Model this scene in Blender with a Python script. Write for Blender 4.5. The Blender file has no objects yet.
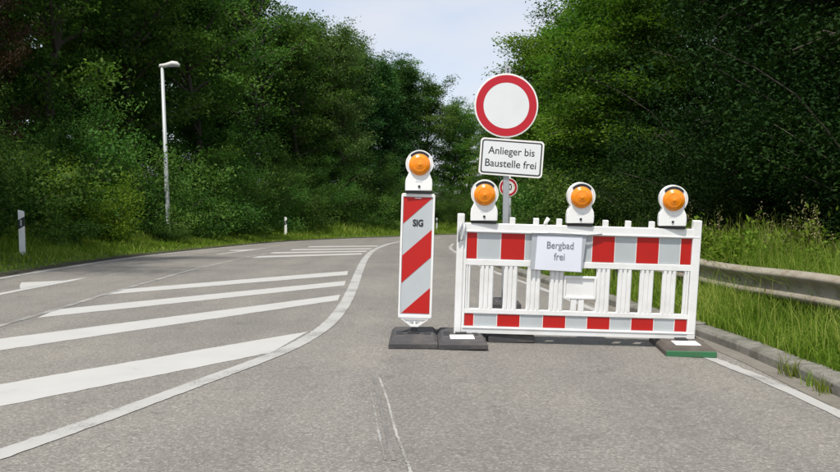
import bpy, bmesh, math, random
import numpy as np
from mathutils import Vector, Matrix

S = bpy.context.scene
C = S.collection
rad = math.radians

# ------------------------------------------------------------------ camera, sky, sun, exposure
cam_d = bpy.data.cameras.new('camera')
cam = bpy.data.objects.new('camera', cam_d); C.objects.link(cam)
cam.location = (0, 0, 1.2)
cam.rotation_euler = (rad(90 - 2.06), 0, 0)
cam_d.sensor_width = 36; cam_d.lens = 36 * 807 / 840
cam_d.clip_start = 0.05; cam_d.clip_end = 3000
S.camera = cam

SUN_EL, SUN_AZ = 65, 202          # azimuth clockwise from +Y: a high sun behind the camera, a little to the left
world = bpy.data.worlds.new('World'); S.world = world
world.use_nodes = True
wn, wl = world.node_tree.nodes, world.node_tree.links
wn.clear()
w_out = wn.new('ShaderNodeOutputWorld'); w_bg = wn.new('ShaderNodeBackground')
sky = wn.new('ShaderNodeTexSky'); sky.sky_type = 'NISHITA'; sky.sun_disc = False
sky.sun_elevation = rad(SUN_EL); sky.sun_rotation = rad(SUN_AZ)
sky.altitude = 400; sky.air_density = 1.0; sky.dust_density = 1.0; sky.ozone_density = 1.0
w_tc = wn.new('ShaderNodeTexCoord'); w_map = wn.new('ShaderNodeMapping')
w_map.inputs['Scale'].default_value = (1.0, 1.0, 3.2)
w_no = wn.new('ShaderNodeTexNoise'); w_no.inputs['Scale'].default_value = 5.0; w_no.inputs['Detail'].default_value = 7
w_no.inputs['Roughness'].default_value = 0.55
w_rmp = wn.new('ShaderNodeValToRGB')
w_rmp.color_ramp.elements[0].position = 0.36; w_rmp.color_ramp.elements[0].color = (0.58, 0.58, 0.58, 1)
w_rmp.color_ramp.elements[1].position = 0.66; w_rmp.color_ramp.elements[1].color = (0.9, 0.9, 0.9, 1)
w_mix = wn.new('ShaderNodeMixRGB'); w_mix.inputs[2].default_value = (4.3, 4.45, 4.85, 1)
wl.new(w_tc.outputs['Generated'], w_map.inputs[0]); wl.new(w_map.outputs[0], w_no.inputs['Vector'])
wl.new(w_no.outputs[0], w_rmp.inputs[0]); wl.new(w_rmp.outputs[0], w_mix.inputs[0])
wl.new(sky.outputs[0], w_mix.inputs[1]); wl.new(w_mix.outputs[0], w_bg.inputs[0])
w_bg.inputs[1].default_value = 0.13
wl.new(w_bg.outputs[0], w_out.inputs[0])

sun_d = bpy.data.lights.new('sun', 'SUN'); sun = bpy.data.objects.new('sun', sun_d); C.objects.link(sun)
sun_d.energy = 3.3; sun_d.angle = rad(1.5); sun_d.color = (1.0, 0.95, 0.87)
_a, _e = rad(SUN_AZ), rad(SUN_EL)
to_sun = Vector((math.sin(_a) * math.cos(_e), math.cos(_a) * math.cos(_e), math.sin(_e)))
sun.rotation_euler = to_sun.to_track_quat('Z', 'Y').to_euler()
S.view_settings.view_transform = 'Standard'; S.view_settings.look = 'None'
S.view_settings.exposure = 0.5; S.view_settings.gamma = 1.0
S.view_settings.use_curve_mapping = False
S.cycles.max_bounces = 6; S.cycles.diffuse_bounces = 3; S.cycles.transmission_bounces = 4

# ------------------------------------------------------------------ helpers: objects
def tag(o, label=None, cat=None, group=None, kind=None):
    if label: o['label'] = label
    if cat: o['category'] = cat
    if group: o['group'] = group
    if kind: o['kind'] = kind
    return o

def empty(name, loc, rot=(0, 0, 0), label=None, cat=None, group=None):
    o = bpy.data.objects.new(name, None); C.objects.link(o)
    o.empty_display_size = 0.1
    o.location = loc; o.rotation_euler = rot
    return tag(o, label, cat, group)

def copy_tree(o, parent=None):
    c = o.copy(); C.objects.link(c); c.parent = parent
    for ch in list(o.children):
        copy_tree(ch, c)
    return c

class MB:
    """collects boxes, prisms, tubes and lathes, then links them as one mesh object"""
    def __init__(s): s.v = []; s.f = []; s.m = []
    def add(s, vs, fs, m=0, M=None):
        b = len(s.v)
        for p in vs:
            p = Vector(p)
            if M is not None: p = M @ p
            s.v.append(tuple(p))
        for f in fs:
            s.f.append([b + i for i in f]); s.m.append(m)
        return s
    def box(s, x0, x1, y0, y1, z0, z1, m=0, M=None):
        vs = [(x0, y0, z0), (x1, y0, z0), (x1, y1, z0), (x0, y1, z0), (x0, y0, z1), (x1, y0, z1), (x1, y1, z1), (x0, y1, z1)]
        return s.add(vs, [(0, 3, 2, 1), (4, 5, 6, 7), (0, 1, 5, 4), (1, 2, 6, 5), (2, 3, 7, 6), (3, 0, 4, 7)], m, M)
    def prism(s, pts, y0, y1, m=0, M=None):
        """polygon in xz (counter-clockwise seen from -y), pulled from y0 (front) to y1"""
        n = len(pts)
        vs = [(x, y0, z) for x, z in pts] + [(x, y1, z) for x, z in pts]
        fs = [tuple(range(n)), tuple(range(2 * n - 1, n - 1, -1))]
        fs += [(i, i + n, (i + 1) % n + n, (i + 1) % n) for i in range(n)]
        return s.add(vs, fs, m, M)
    def ring(s, po, pi, y0, y1, m=0, M=None):
        """frame between an outer and an inner outline with the same number of points (xz)"""
        n = len(po)
        vs = [(x, y0, z) for x, z in po] + [(x, y0, z) for x, z in pi] + [(x, y1, z) for x, z in po] + [(x, y1, z) for x, z in pi]
        fs = []
        for i in range(n):
            j = (i + 1) % n
            fs += [(i, j, n + j, n + i), (2 * n + j, 2 * n + i, 3 * n + i, 3 * n + j), (i, 2 * n + i, 2 * n + j, j), (n + i, n + j, 3 * n + j, 3 * n + i)]
        return s.add(vs, fs, m, M)
    def tube(s, path, radii, n=8, m=0, cap=True, M=None):
        path = [Vector(p) for p in path]
        if not hasattr(radii, '__len__'): radii = [radii] * len(path)
        vs = []; fs = []
        ref = None
        for i, p in enumerate(path):
            t = (path[min(i + 1, len(path) - 1)] - path[max(i - 1, 0)]).normalized()
            if ref is None: ref = Vector((1, 0, 0)) if abs(t.x) < .9 else Vector((0, 1, 0))
            u = (ref - t * ref.dot(t)).normalized(); w = t.cross(u); ref = u
            for k in range(n):
                a = 2 * math.pi * k / n
                vs.append(p + (u * math.cos(a) + w * math.sin(a)) * radii[i])
        for i in range(len(path) - 1):
            for k in range(n):
                k2 = (k + 1) % n
                fs.append((i * n + k, i * n + k2, (i + 1) * n + k2, (i + 1) * n + k))
        if cap:
            fs.append(tuple(range(n - 1, -1, -1))); fs.append(tuple((len(path) - 1) * n + k for k in range(n)))
        return s.add(vs, fs, m, M)
    def lathe(s, prof, n=40, m=0, M=None):
        """profile of (radius, y) turned round the y axis"""
        vs = []; fs = []
        for r, y in prof:
            for k in range(n):
                a = 2 * math.pi * k / n
                vs.append((r * math.cos(a), y, r * math.sin(a)))
        for i in range(len(prof) - 1):
            for k in range(n):
                k2 = (k + 1) % n
                fs.append((i * n + k, i * n + k2, (i + 1) * n + k2, (i + 1) * n + k))
        fs.append(tuple(range(n - 1, -1, -1))); fs.append(tuple((len(prof) - 1) * n + k for k in range(n)))
        return s.add(vs, fs, m, M)
    def build(s, name, mats, parent=None, smooth=False, bevel=0.0, loc=None):
        me = bpy.data.meshes.new(name)
        me.from_pydata(s.v, [], s.f)
        if not isinstance(mats, (list, tuple)): mats = [mats]
        for m in mats: me.materials.append(m)
        me.polygons.foreach_set('material_index', s.m)
        bm = bmesh.new(); bm.from_mesh(me)
        bmesh.ops.recalc_face_normals(bm, faces=bm.faces)
        bm.to_mesh(me); bm.free()
        if smooth: me.polygons.foreach_set('use_smooth', [True] * len(me.polygons))
        me.update()
        o = bpy.data.objects.new(name, me); C.objects.link(o)
        if parent: o.parent = parent
        if loc: o.location = loc
        if bevel:
            b = o.modifiers.new('bevel', 'BEVEL'); b.width = bevel; b.segments = 2; b.limit_method = 'ANGLE'; b.angle_limit = rad(35)
        return o

def np_mesh(name, verts, faces, mats, parent=None, attr=None, smooth=False):
    """fast mesh from arrays: all faces have the same number of corners"""
    me = bpy.data.meshes.new(name)
    nv, (nf, k) = len(verts), faces.shape
    me.vertices.add(nv); me.vertices.foreach_set('co', np.ascontiguousarray(verts, dtype=np.float32).ravel())
    me.loops.add(nf * k); me.loops.foreach_set('vertex_index', faces.astype(np.int32).ravel())
    me.polygons.add(nf); me.polygons.foreach_set('loop_start', np.arange(0, nf * k, k, dtype=np.int32))
    if smooth: me.polygons.foreach_set('use_smooth', np.ones(nf, dtype=bool))
    for m in (mats if isinstance(mats, (list, tuple)) else [mats]): me.materials.append(m)
    if attr is not None:
        for an, (dom, data) in attr.items():
            a = me.attributes.new(an, 'FLOAT', dom); a.data.foreach_set('value', np.ascontiguousarray(data, dtype=np.float32))
    me.update(calc_edges=True)
    o = bpy.data.objects.new(name, me); C.objects.link(o)
    if parent: o.parent = parent
    return o

def circle(cx, cz, r, n=64, a0=0.0, a1=2 * math.pi, end=False):
    k = n if not end else n - 1
    return [(cx + r * math.cos(a0 + (a1 - a0) * i / k), cz + r * math.sin(a0 + (a1 - a0) * i / k)) for i in range(n)]

def rrect(x0, x1, z0, z1, r, n=6):
    pts = []
    for cx, cz, a in ((x1 - r, z0 + r, -90), (x1 - r, z1 - r, 0), (x0 + r, z1 - r, 90), (x0 + r, z0 + r, 180)):
        for i in range(n + 1):
            t = rad(a + 90 * i / n); pts.append((cx + r * math.cos(t), cz + r * math.sin(t)))
    return pts

def lettering(text, size, mat, parent, loc, sx=1.0, rot=(math.pi / 2, 0, 0), name='lettering', bold=0.0):
    cu = bpy.data.curves.new(name, 'FONT'); cu.body = text; cu.size = size
    cu.align_x = 'CENTER'; cu.align_y = 'CENTER'; cu.extrude = 0.0004; cu.offset = bold; cu.space_line = 0.92
    t = bpy.data.objects.new('tmp', cu)
    me = bpy.data.meshes.new_from_object(t)
    bpy.data.objects.remove(t); bpy.data.curves.remove(cu)
    me.materials.clear(); me.materials.append(mat)
    o = bpy.data.objects.new(name, me); C.objects.link(o)
    o.parent = parent; o.location = loc; o.rotation_euler = rot; o.scale = (sx, 1, 1)
    return o

# ------------------------------------------------------------------ helpers: materials
def mat_new(name):
    m = bpy.data.materials.new(name); m.use_nodes = True
    n, l = m.node_tree.nodes, m.node_tree.links
    return m, n, l, n['Principled BSDF']

def noise(n, l, scale, detail=4, rough=0.6, coord='Object', vec=None):
    t = n.new('ShaderNodeTexNoise'); t.inputs['Scale'].default_value = scale
    t.inputs['Detail'].default_value = detail; t.inputs['Roughness'].default_value = rough
    if vec is None:
        tc = n.new('ShaderNodeTexCoord'); vec = tc.outputs[coord]
    l.new(vec, t.inputs['Vector'])
    return t

def ramp(n, l, fac, p0, c0, p1, c1):
    r = n.new('ShaderNodeValToRGB'); e = r.color_ramp.elements
    e[0].position = p0; e[0].color = (*c0, 1); e[1].position = p1; e[1].color = (*c1, 1)
    l.new(fac, r.inputs[0]); return r

def mixc(n, l, fac, a, b, mode='MIX'):
    x = n.new('ShaderNodeMixRGB'); x.blend_type = mode
    for i, v in ((0, fac), (1, a), (2, b)):
        if isinstance(v, (int, float)): x.inputs[i].default_value = v
        elif isinstance(v, tuple): x.inputs[i].default_value = (*v, 1)
        else: l.new(v, x.inputs[i])
    return x.outputs[0]

def simple(name, col, rough=0.5, metal=0.0, dirt=0.0, dirtcol=(0.12, 0.10, 0.08), scale=9.0, spec=0.5, bump=0.0):
    """painted / plastic / rubber surface with blotchy dirt and slight roughness change"""
    m, n, l, p = mat_new(name)
    p.inputs['Metallic'].default_value = metal
    p.inputs['Specular IOR Level'].default_value = spec
    t = noise(n, l, scale, 6, 0.65)
    d = ramp(n, l, t.outputs[0], 0.45, (0, 0, 0), 0.75, (1, 1, 1))
    mm = n.new('ShaderNodeMath'); mm.operation = 'MULTIPLY'; mm.inputs[1].default_value = dirt
    l.new(d.outputs[0], mm.inputs[0])
    l.new(mixc(n, l, mm.outputs[0], col, dirtcol), p.inputs['Base Color'])
    rr = n.new('ShaderNodeMapRange'); rr.inputs[3].default_value = max(0.05, rough - 0.1); rr.inputs[4].default_value = min(1, rough + 0.15)
    l.new(t.outputs[0], rr.inputs[0]); l.new(rr.outputs[0], p.inputs['Roughness'])
    if bump:
        b = n.new('ShaderNodeBump'); b.inputs['Strength'].default_value = bump; b.inputs['Distance'].default_value = 0.01
        t2 = noise(n, l, scale * 14, 3); l.new(t2.outputs[0], b.inputs['Height']); l.new(b.outputs[0], p.inputs['Normal'])
    return m

def leaf_mat(name, dark, mid, light, transl=0.32, rough=0.65):
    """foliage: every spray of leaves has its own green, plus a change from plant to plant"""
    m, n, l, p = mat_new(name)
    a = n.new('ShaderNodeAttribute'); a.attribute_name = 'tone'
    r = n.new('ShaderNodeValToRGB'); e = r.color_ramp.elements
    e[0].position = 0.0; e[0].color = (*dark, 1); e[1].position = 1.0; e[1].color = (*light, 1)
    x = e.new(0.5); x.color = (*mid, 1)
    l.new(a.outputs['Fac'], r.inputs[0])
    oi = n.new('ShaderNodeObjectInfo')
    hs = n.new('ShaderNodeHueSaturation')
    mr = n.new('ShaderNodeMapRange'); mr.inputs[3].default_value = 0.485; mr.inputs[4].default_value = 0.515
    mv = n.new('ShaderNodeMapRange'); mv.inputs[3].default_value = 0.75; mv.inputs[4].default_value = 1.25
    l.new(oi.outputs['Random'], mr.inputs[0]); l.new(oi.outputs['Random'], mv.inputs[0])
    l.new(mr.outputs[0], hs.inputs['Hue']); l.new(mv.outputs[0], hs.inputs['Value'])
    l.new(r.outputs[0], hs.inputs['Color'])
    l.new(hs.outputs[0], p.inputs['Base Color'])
    p.inputs['Roughness'].default_value = rough; p.inputs['Specular IOR Level'].default_value = 0.06
    tr = n.new('ShaderNodeBsdfTranslucent'); g = mixc(n, l, 1.0, hs.outputs[0], (1.0, 1.2, 0.5), 'MULTIPLY')
    l.new(g, tr.inputs['Color'])
    ms = n.new('ShaderNodeMixShader'); ms.inputs[0].default_value = transl
    l.new(p.outputs[0], ms.inputs[1]); l.new(tr.outputs[0], ms.inputs[2])
    l.new(ms.outputs[0], n['Material Output'].inputs[0])
    return m

M = {}
M['white_plastic'] = simple('white_plastic', (0.88, 0.88, 0.865), 0.42, dirt=0.45, dirtcol=(0.60, 0.58, 0.51), scale=4.5)
M['lamp_white'] = simple('lamp_white', (0.92, 0.92, 0.90), 0.35, dirt=0.16, dirtcol=(0.5, 0.47, 0.4), scale=14)
M['red_film'] = simple('red_film', (0.50, 0.009, 0.006), 0.4, dirt=0.35, dirtcol=(0.36, 0.015, 0.011), scale=5)
M['grey_film'] = simple('grey_film', (0.50, 0.535, 0.55), 0.45, dirt=0.45, dirtcol=(0.40, 0.42, 0.42), scale=4)
M['sign_white'] = simple('sign_white', (0.76, 0.775, 0.775), 0.4, dirt=0.35, dirtcol=(0.62, 0.635, 0.62), scale=4)
M['sign_edge'] = simple('sign_edge', (0.86, 0.84, 0.80), 0.4, dirt=0.1, scale=8)
M['sign_red'] = simple('sign_red', (0.50, 0.008, 0.020), 0.4, dirt=0.15, dirtcol=(0.3, 0.02, 0.03), scale=6)
M['black_paint'] = simple('black_paint', (0.02, 0.021, 0.024), 0.45)
M['grey_ink'] = simple('grey_ink', (0.22, 0.22, 0.26), 0.6)
M['rubber'] = simple('rubber', (0.055, 0.053, 0.055), 0.75, dirt=0.7, dirtcol=(0.15, 0.135, 0.12), scale=6, bump=0.5)
M['rubber_brown'] = simple('rubber_brown', (0.085, 0.072, 0.06), 0.8, dirt=0.7, dirtcol=(0.17, 0.145, 0.12), scale=6, bump=0.5)
M['green_rubber'] = simple('green_rubber', (0.028, 0.15, 0.06), 0.7, dirt=0.6, dirtcol=(0.08, 0.14, 0.07), scale=9)
M['black_rubber'] = simple('black_rubber', (0.018, 0.018, 0.02), 0.6)
M['galvanised'] = simple('galvanised', (0.42, 0.44, 0.45), 0.45, metal=0.35, dirt=0.5, dirtcol=(0.30, 0.31, 0.31), scale=22)
M['rail_steel'] = simple('rail_steel', (0.30, 0.27, 0.215), 0.75, metal=0.0, dirt=0.9, dirtcol=(0.19, 0.145, 0.095), scale=6, spec=0.3)
M['lamp_pole'] = simple('lamp_pole', (0.47, 0.50, 0.50), 0.45, metal=0.2, dirt=0.5, dirtcol=(0.36, 0.38, 0.36), scale=4)
M['lamp_head'] = simple('lamp_head', (0.62, 0.62, 0.58), 0.4, dirt=0.3, dirtcol=(0.4, 0.4, 0.36), scale=8)
M['film'] = simple('film', (0.46, 0.48, 0.51), 0.3, dirt=0.3, dirtcol=(0.30, 0.32, 0.34), scale=10)
M['paper'] = simple('paper', (0.80, 0.82, 0.90), 0.55, dirt=0.1, dirtcol=(0.6, 0.62, 0.7), scale=4)
M['reflector'] = simple('reflector', (0.92, 0.92, 0.90), 0.3, dirt=0.1, dirtcol=(0.6, 0.6, 0.55))
M['dark_glass'] = simple('dark_glass', (0.10, 0.11, 0.11), 0.15)

def lens_mat():
    m, n, l, p = mat_new('amber_lens')
    tc = n.new('ShaderNodeTexCoord')
    g = n.new('ShaderNodeTexWave'); g.wave_type = 'RINGS'; g.rings_direction = 'SPHERICAL'; g.inputs['Scale'].default_value = 26
    g.inputs['Distortion'].default_value = 0.4
    l.new(tc.outputs['Object'], g.inputs['Vector'])
    t = noise(n, l, 18, 4)
    c = mixc(n, l, t.outputs[0], (0.80, 0.19, 0.002), (0.96, 0.34, 0.005))
    l.new(c, p.inputs['Base Color'])
    b = n.new('ShaderNodeBump'); b.inputs['Strength'].default_value = 0.35; b.inputs['Distance'].default_value = 0.006
    l.new(g.outputs[0], b.inputs['Height']); l.new(b.outputs[0], p.inputs['Normal'])
    p.inputs['Roughness'].default_value = 0.22; p.inputs['Coat Weight'].default_value = 0.3; p.inputs['Coat Roughness'].default_value = 0.08
    p.inputs['Subsurface Weight'].default_value = 0.25; p.inputs['Subsurface Radius'].default_value = (0.03, 0.012, 0.002)
    return m
M['lens'] = lens_mat()

def asphalt_mat():
    m, n, l, p = mat_new('asphalt')
    tc = n.new('ShaderNodeTexCoord'); v = tc.outputs['Object']
    vo = n.new('ShaderNodeTexVoronoi'); vo.inputs['Scale'].default_value = 95; l.new(v, vo.inputs['Vector'])
    sep = n.new('ShaderNodeSeparateColor'); l.new(vo.outputs['Color'], sep.inputs[0])
    stone = n.new('ShaderNodeValToRGB'); e = stone.color_ramp.elements
    e[0].position = 0.0; e[0].color = (0.125, 0.119, 0.109, 1); e[1].position = 1.0; e[1].color = (0.41, 0.392, 0.355, 1)
    x = e.new(0.55); x.color = (0.193, 0.183, 0.166, 1); x = e.new(0.85); x.color = (0.252, 0.241, 0.221, 1)
    l.new(sep.outputs[0], stone.inputs[0])
    n2 = noise(n, l, 38, 5, 0.7, vec=v)
    c = mixc(n, l, 0.45, stone.outputs[0], ramp(n, l, n2.outputs[0], 0.3, (0.100, 0.096, 0.088), 0.72, (0.305, 0.288, 0.260)).outputs[0])
    n3 = noise(n, l, 0.55, 5, 0.6, vec=v)
    c = mixc(n, l, 1.0, c, ramp(n, l, n3.outputs[0], 0.3, (0.84, 0.845, 0.855), 0.72, (1.13, 1.115, 1.08)).outputs[0], 'MULTIPLY')
    # lengthwise streaks where tyres run
    mp = n.new('ShaderNodeMapping'); mp.inputs['Scale'].default_value = (1.6, 0.07, 1); l.new(v, mp.inputs[0])
    n4 = noise(n, l, 1.0, 3, 0.5, vec=mp.outputs[0])
    c = mixc(n, l, 1.0, c, ramp(n, l, n4.outputs[0], 0.3, (0.89, 0.89, 0.89), 0.7, (1.09, 1.08, 1.065)).outputs[0], 'MULTIPLY')
    # small dark stains
    n5 = noise(n, l, 3.1, 6, 0.7, vec=v)
    c = mixc(n, l, 1.0, c, ramp(n, l, n5.outputs[0], 0.28, (0.72, 0.72, 0.72), 0.42, (1, 1, 1)).outputs[0], 'MULTIPLY')
    l.new(c, p.inputs['Base Color'])
    p.inputs['Roughness'].default_value = 0.82; p.inputs['Specular IOR Level'].default_value = 0.35
    b = n.new('ShaderNodeBump'); b.inputs['Strength'].default_value = 0.55; b.inputs['Distance'].default_value = 0.006
    l.new(vo.outputs['Distance'], b.inputs['Height']); l.new(b.outputs[0], p.inputs['Normal'])
    return m
M['asphalt'] = asphalt_mat()

def paint_mat(name, col, wear_lo, wear_hi):
    """road paint, worn through to the asphalt in flecks"""
    m, n, l, p = mat_new(name)
    tc = n.new('ShaderNodeTexCoord'); v = tc.outputs['Object']
    a = noise(n, l, 60, 5, 0.75, vec=v); b = noise(n, l, 2.2, 4, 0.6, vec=v)
    s = n.new('ShaderNodeMath'); s.operation = 'ADD'; l.new(a.outputs[0], s.inputs[0]); l.new(b.outputs[0], s.inputs[1])
    w = ramp(n, l, s.outputs[0], wear_lo, (1, 1, 1), wear_hi, (0, 0, 0))
    c1 = mixc(n, l, b.outputs[0], tuple(x * 0.88 for x in col), tuple(min(1, x * 1.08) for x in col))
    l.new(mixc(n, l, w.outputs[0], c1, (0.188, 0.180, 0.166)), p.inputs['Base Color'])
    p.inputs['Roughness'].default_value = 0.7
    bp = n.new('ShaderNodeBump'); bp.inputs['Strength'].default_value = 0.3; bp.inputs['Distance'].default_value = 0.004
    l.new(a.outputs[0], bp.inputs['Height']); l.new(bp.outputs[0], p.inputs['Normal'])
    return m
M['paint'] = paint_mat('road_paint', (0.44, 0.435, 0.415), 0.62, 0.80)
M['paint_thin'] = paint_mat('road_paint_thin', (0.39, 0.385, 0.365), 0.76, 0.98)
M['paint_old'] = paint_mat('road_paint_old', (0.31, 0.305, 0.285), 0.94, 1.10)
M['paint_scar'] = paint_mat('road_paint_scar', (0.36, 0.355, 0.33), 0.84, 1.04)
M['tar'] = paint_mat('tar_groove', (0.145, 0.14, 0.131), 0.90, 1.10)

def concrete_mat():
    m, n, l, p = mat_new('kerb_concrete')
    a = noise(n, l, 4.5, 7, 0.7); b = noise(n, l, 70, 4, 0.7)
    c = ramp(n, l, a.outputs[0], 0.3, (0.085, 0.084, 0.06), 0.7, (0.27, 0.255, 0.225)).outputs[0]
    c = mixc(n, l, 1.0, c, ramp(n, l, b.outputs[0], 0.3, (0.75, 0.75, 0.75), 0.7, (1.12, 1.12, 1.12)).outputs[0], 'MULTIPLY')
    l.new(c, p.inputs['Base Color']); p.inputs['Roughness'].default_value = 0.9
    bp = n.new('ShaderNodeBump'); bp.inputs['Strength'].default_value = 0.5; bp.inputs['Distance'].default_value = 0.01
    l.new(b.outputs[0], bp.inputs['Height']); l.new(bp.outputs[0], p.inputs['Normal'])
    return m
M['kerb'] = concrete_mat()

def gutter_mat():
    m, n, l, p = mat_new('gutter_grit')
    a = noise(n, l, 2.6, 6, 0.7); b = noise(n, l, 90, 4, 0.7)
    c = ramp(n, l, a.outputs[0], 0.3, (0.135, 0.122, 0.098), 0.72, (0.235, 0.215, 0.18)).outputs[0]
    c = mixc(n, l, 1.0, c, ramp(n, l, b.outputs[0], 0.3, (0.7, 0.7, 0.7), 0.7, (1.15, 1.15, 1.15)).outputs[0], 'MULTIPLY')
    l.new(c, p.inputs['Base Color']); p.inputs['Roughness'].default_value = 0.95
    return m
M['gutter'] = gutter_mat()

def ground_mat():
    m, n, l, p = mat_new('verge_ground')
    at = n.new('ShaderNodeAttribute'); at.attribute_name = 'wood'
    a = noise(n, l, 1.3, 6, 0.7); b = noise(n, l, 14, 5, 0.7)
    g = ramp(n, l, a.outputs[0], 0.3, (0.045, 0.075, 0.016), 0.7, (0.095, 0.125, 0.030)).outputs[0]
    g = mixc(n, l, ramp(n, l, b.outputs[0], 0.55, (0, 0, 0), 0.72, (1, 1, 1)).outputs[0], g, (0.085, 0.070, 0.040))
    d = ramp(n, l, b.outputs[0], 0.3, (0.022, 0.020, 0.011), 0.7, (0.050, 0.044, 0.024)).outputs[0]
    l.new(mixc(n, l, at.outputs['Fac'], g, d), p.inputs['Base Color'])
    p.inputs['Roughness'].default_value = 0.95
    bp = n.new('ShaderNodeBump'); bp.inputs['Strength'].default_value = 0.8; bp.inputs['Distance'].default_value = 0.06
    l.new(b.outputs[0], bp.inputs['Height']); l.new(bp.outputs[0], p.inputs['Normal'])
    return m
M['ground'] = ground_mat()

def bark_mat():
    m, n, l, p = mat_new('bark')
    tc = n.new('ShaderNodeTexCoord'); mp = n.new('ShaderNodeMapping'); mp.inputs['Scale'].default_value = (6, 6, 1.2)
    l.new(tc.outputs['Object'], mp.inputs[0])
    a = noise(n, l, 2.0, 7, 0.7, vec=mp.outputs[0])
    l.new(ramp(n, l, a.outputs[0], 0.3, (0.035, 0.029, 0.022), 0.7, (0.13, 0.11, 0.085)).outputs[0], p.inputs['Base Color'])
    p.inputs['Roughness'].default_value = 0.9
    bp = n.new('ShaderNodeBump'); bp.inputs['Strength'].default_value = 0.7; bp.inputs['Distance'].default_value = 0.03
    l.new(a.outputs[0], bp.inputs['Height']); l.new(bp.outputs[0], p.inputs['Normal'])
    return m
M['bark'] = bark_mat()
M['leaf'] = leaf_mat('leaf_mid_green', (0.026, 0.062, 0.013), (0.062, 0.124, 0.024), (0.150, 0.232, 0.048), 0.38)
M['leaf_bush'] = leaf_mat('leaf_bush_green', (0.028, 0.074, 0.016), (0.062, 0.136, 0.028), (0.145, 0.235, 0.054), 0.36)
M['bark_shaded'] = simple('bark_shaded', (0.022, 0.019, 0.014), 0.9, dirt=0.6, dirtcol=(0.035, 0.032, 0.022), spec=0.1)  # bark colour darkened to carry the shade of the right wood
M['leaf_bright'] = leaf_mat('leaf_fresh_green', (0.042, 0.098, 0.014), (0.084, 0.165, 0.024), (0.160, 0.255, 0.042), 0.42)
M['leaf_shaded'] = leaf_mat('leaf_shaded_green', (0.008, 0.024, 0.006), (0.015, 0.038, 0.008), (0.032, 0.066, 0.012), 0.20)  # shade of the right-hand wood put into the leaf colour
M['needle'] = leaf_mat('needle_green', (0.016, 0.048, 0.014), (0.032, 0.082, 0.022), (0.062, 0.125, 0.032), 0.25)
M['leaf_pale'] = leaf_mat('leaf_pale_green', (0.050, 0.095, 0.030), (0.095, 0.160, 0.050), (0.180, 0.265, 0.090), 0.38)
M['leaf_yellow'] = leaf_mat('leaf_yellow_green', (0.052, 0.090, 0.010), (0.110, 0.160, 0.018), (0.19, 0.235, 0.030), 0.4)
M['leaf_copper'] = leaf_mat('leaf_copper', (0.026, 0.015, 0.010), (0.048, 0.026, 0.017), (0.078, 0.046, 0.028), 0.25)
M['grass'] = leaf_mat('grass_blades', (0.085, 0.150, 0.015), (0.175, 0.250, 0.030), (0.36, 0.385, 0.095), 0.42)
M['straw'] = leaf_mat('straw', (0.16, 0.14, 0.06), (0.24, 0.21, 0.10), (0.33, 0.29, 0.16), 0.3)

# ------------------------------------------------------------------ the lie of the land
ROWS = [(-7.1, -10, 2.8, -10), (-7.1, 0, 2.8, 0), (-7.1, 5, 2.8, 5), (-7.1, 7.6, 2.76, 7.6), (-7.1, 12, 2.2, 12), (-7.08, 16, 1.68, 15.6),
        (-7.05, 20, 1.4, 19.7), (-6.88, 25.2, 1.3, 23.2), (-6.44, 32.4, 1.3, 27.5), (-5.64, 37.9, 1.7, 33), (-3.8, 43.8, 2.4, 39),
        (-1.6, 48.8, 3.6, 45), (.5, 55, 6.5, 51), (4, 61, 11, 57), (9, 66, 17.5, 62.5), (16, 71, 33, 71.5), (32, 80, 63, 86), (62, 95, 95, 100)]

def spline(P, sub=10):
    P = np.array(P, float); Q = np.vstack([2 * P[0] - P[1], P, 2 * P[-1] - P[-2]])
    out = []
    for i in range(1, len(Q) - 2):
        a, b, c, d = Q[i - 1:i + 3]
        for k in range(sub):
            t = k / sub
            out.append(0.5 * ((2 * b) + (c - a) * t + (2 * a - 5 * b + 4 * c - d) * t * t + (3 * b - a - 3 * c + d) * t ** 3))
    out.append(P[-1]); return np.array(out)

RR = spline(ROWS)
LP, RP = RR[:, :2], RR[:, 2:]

def sm(a, b, t):
    t = np.clip((t - a) / (b - a), 0, 1); return t * t * (3 - 2 * t)

def zg(x, y):
    x = np.asarray(x, float); y = np.asarray(y, float)
    b = -0.028 * np.clip(x, 0, 5) * (1 - sm(18, 30, y))
    s = np.where(y < 14, 0.0, np.where(y < 22, -0.02 * (y - 14) ** 2 / 16, -0.02 * (y - 18)))
    return b + s

def sdist(x, y, P):
    x = np.asarray(x, float).ravel(); y = np.asarray(y, float).ravel()
    best = np.full(x.shape, 1e9); sg = np.ones(x.shape)
    for a, c in zip(P[:-1], P[1:]):
        vx, vy = c - a
        t = np.clip(((x - a[0]) * vx + (y - a[1]) * vy) / (vx * vx + vy * vy + 1e-12), 0, 1)
        dx, dy = x - (a[0] + t * vx), y - (a[1] + t * vy)
        d = np.hypot(dx, dy); k = d < best
        best[k] = d[k]; sg[k] = np.where(vx * dy - vy * dx > 0, 1, -1)[k]
    return best * sg

def terrain(x, y, full=False):
    x = np.asarray(x, float).ravel(); y = np.asarray(y, float).ravel()
    dl = sdist(x, y, LP[::2]); dr = -sdist(x, y, RP[::2])
    z = zg(x, y)
    hl = -0.06 + 0.10 * sm(-0.05, 0.25, dl) + 0.24 * sm(0.2, 2.8, dl) + 3.0 * sm(2.5, 14, dl) + 1.5 * sm(14, 40, dl)
    hr = -0.06 + 0.145 * sm(0.06, 0.14, dr) + 0.16 * sm(0.4, 3.5, dr) + 0.5 * sm(3.5, 12, dr) + 1.0 * sm(12, 45, dr)
    z = z + np.where(dl > -0.05, hl, np.where(dr > 0.05, hr, -0.06))
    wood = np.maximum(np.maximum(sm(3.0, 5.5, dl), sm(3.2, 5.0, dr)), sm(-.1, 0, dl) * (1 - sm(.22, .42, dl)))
    return (z, wood, dl, dr) if full else z

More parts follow.
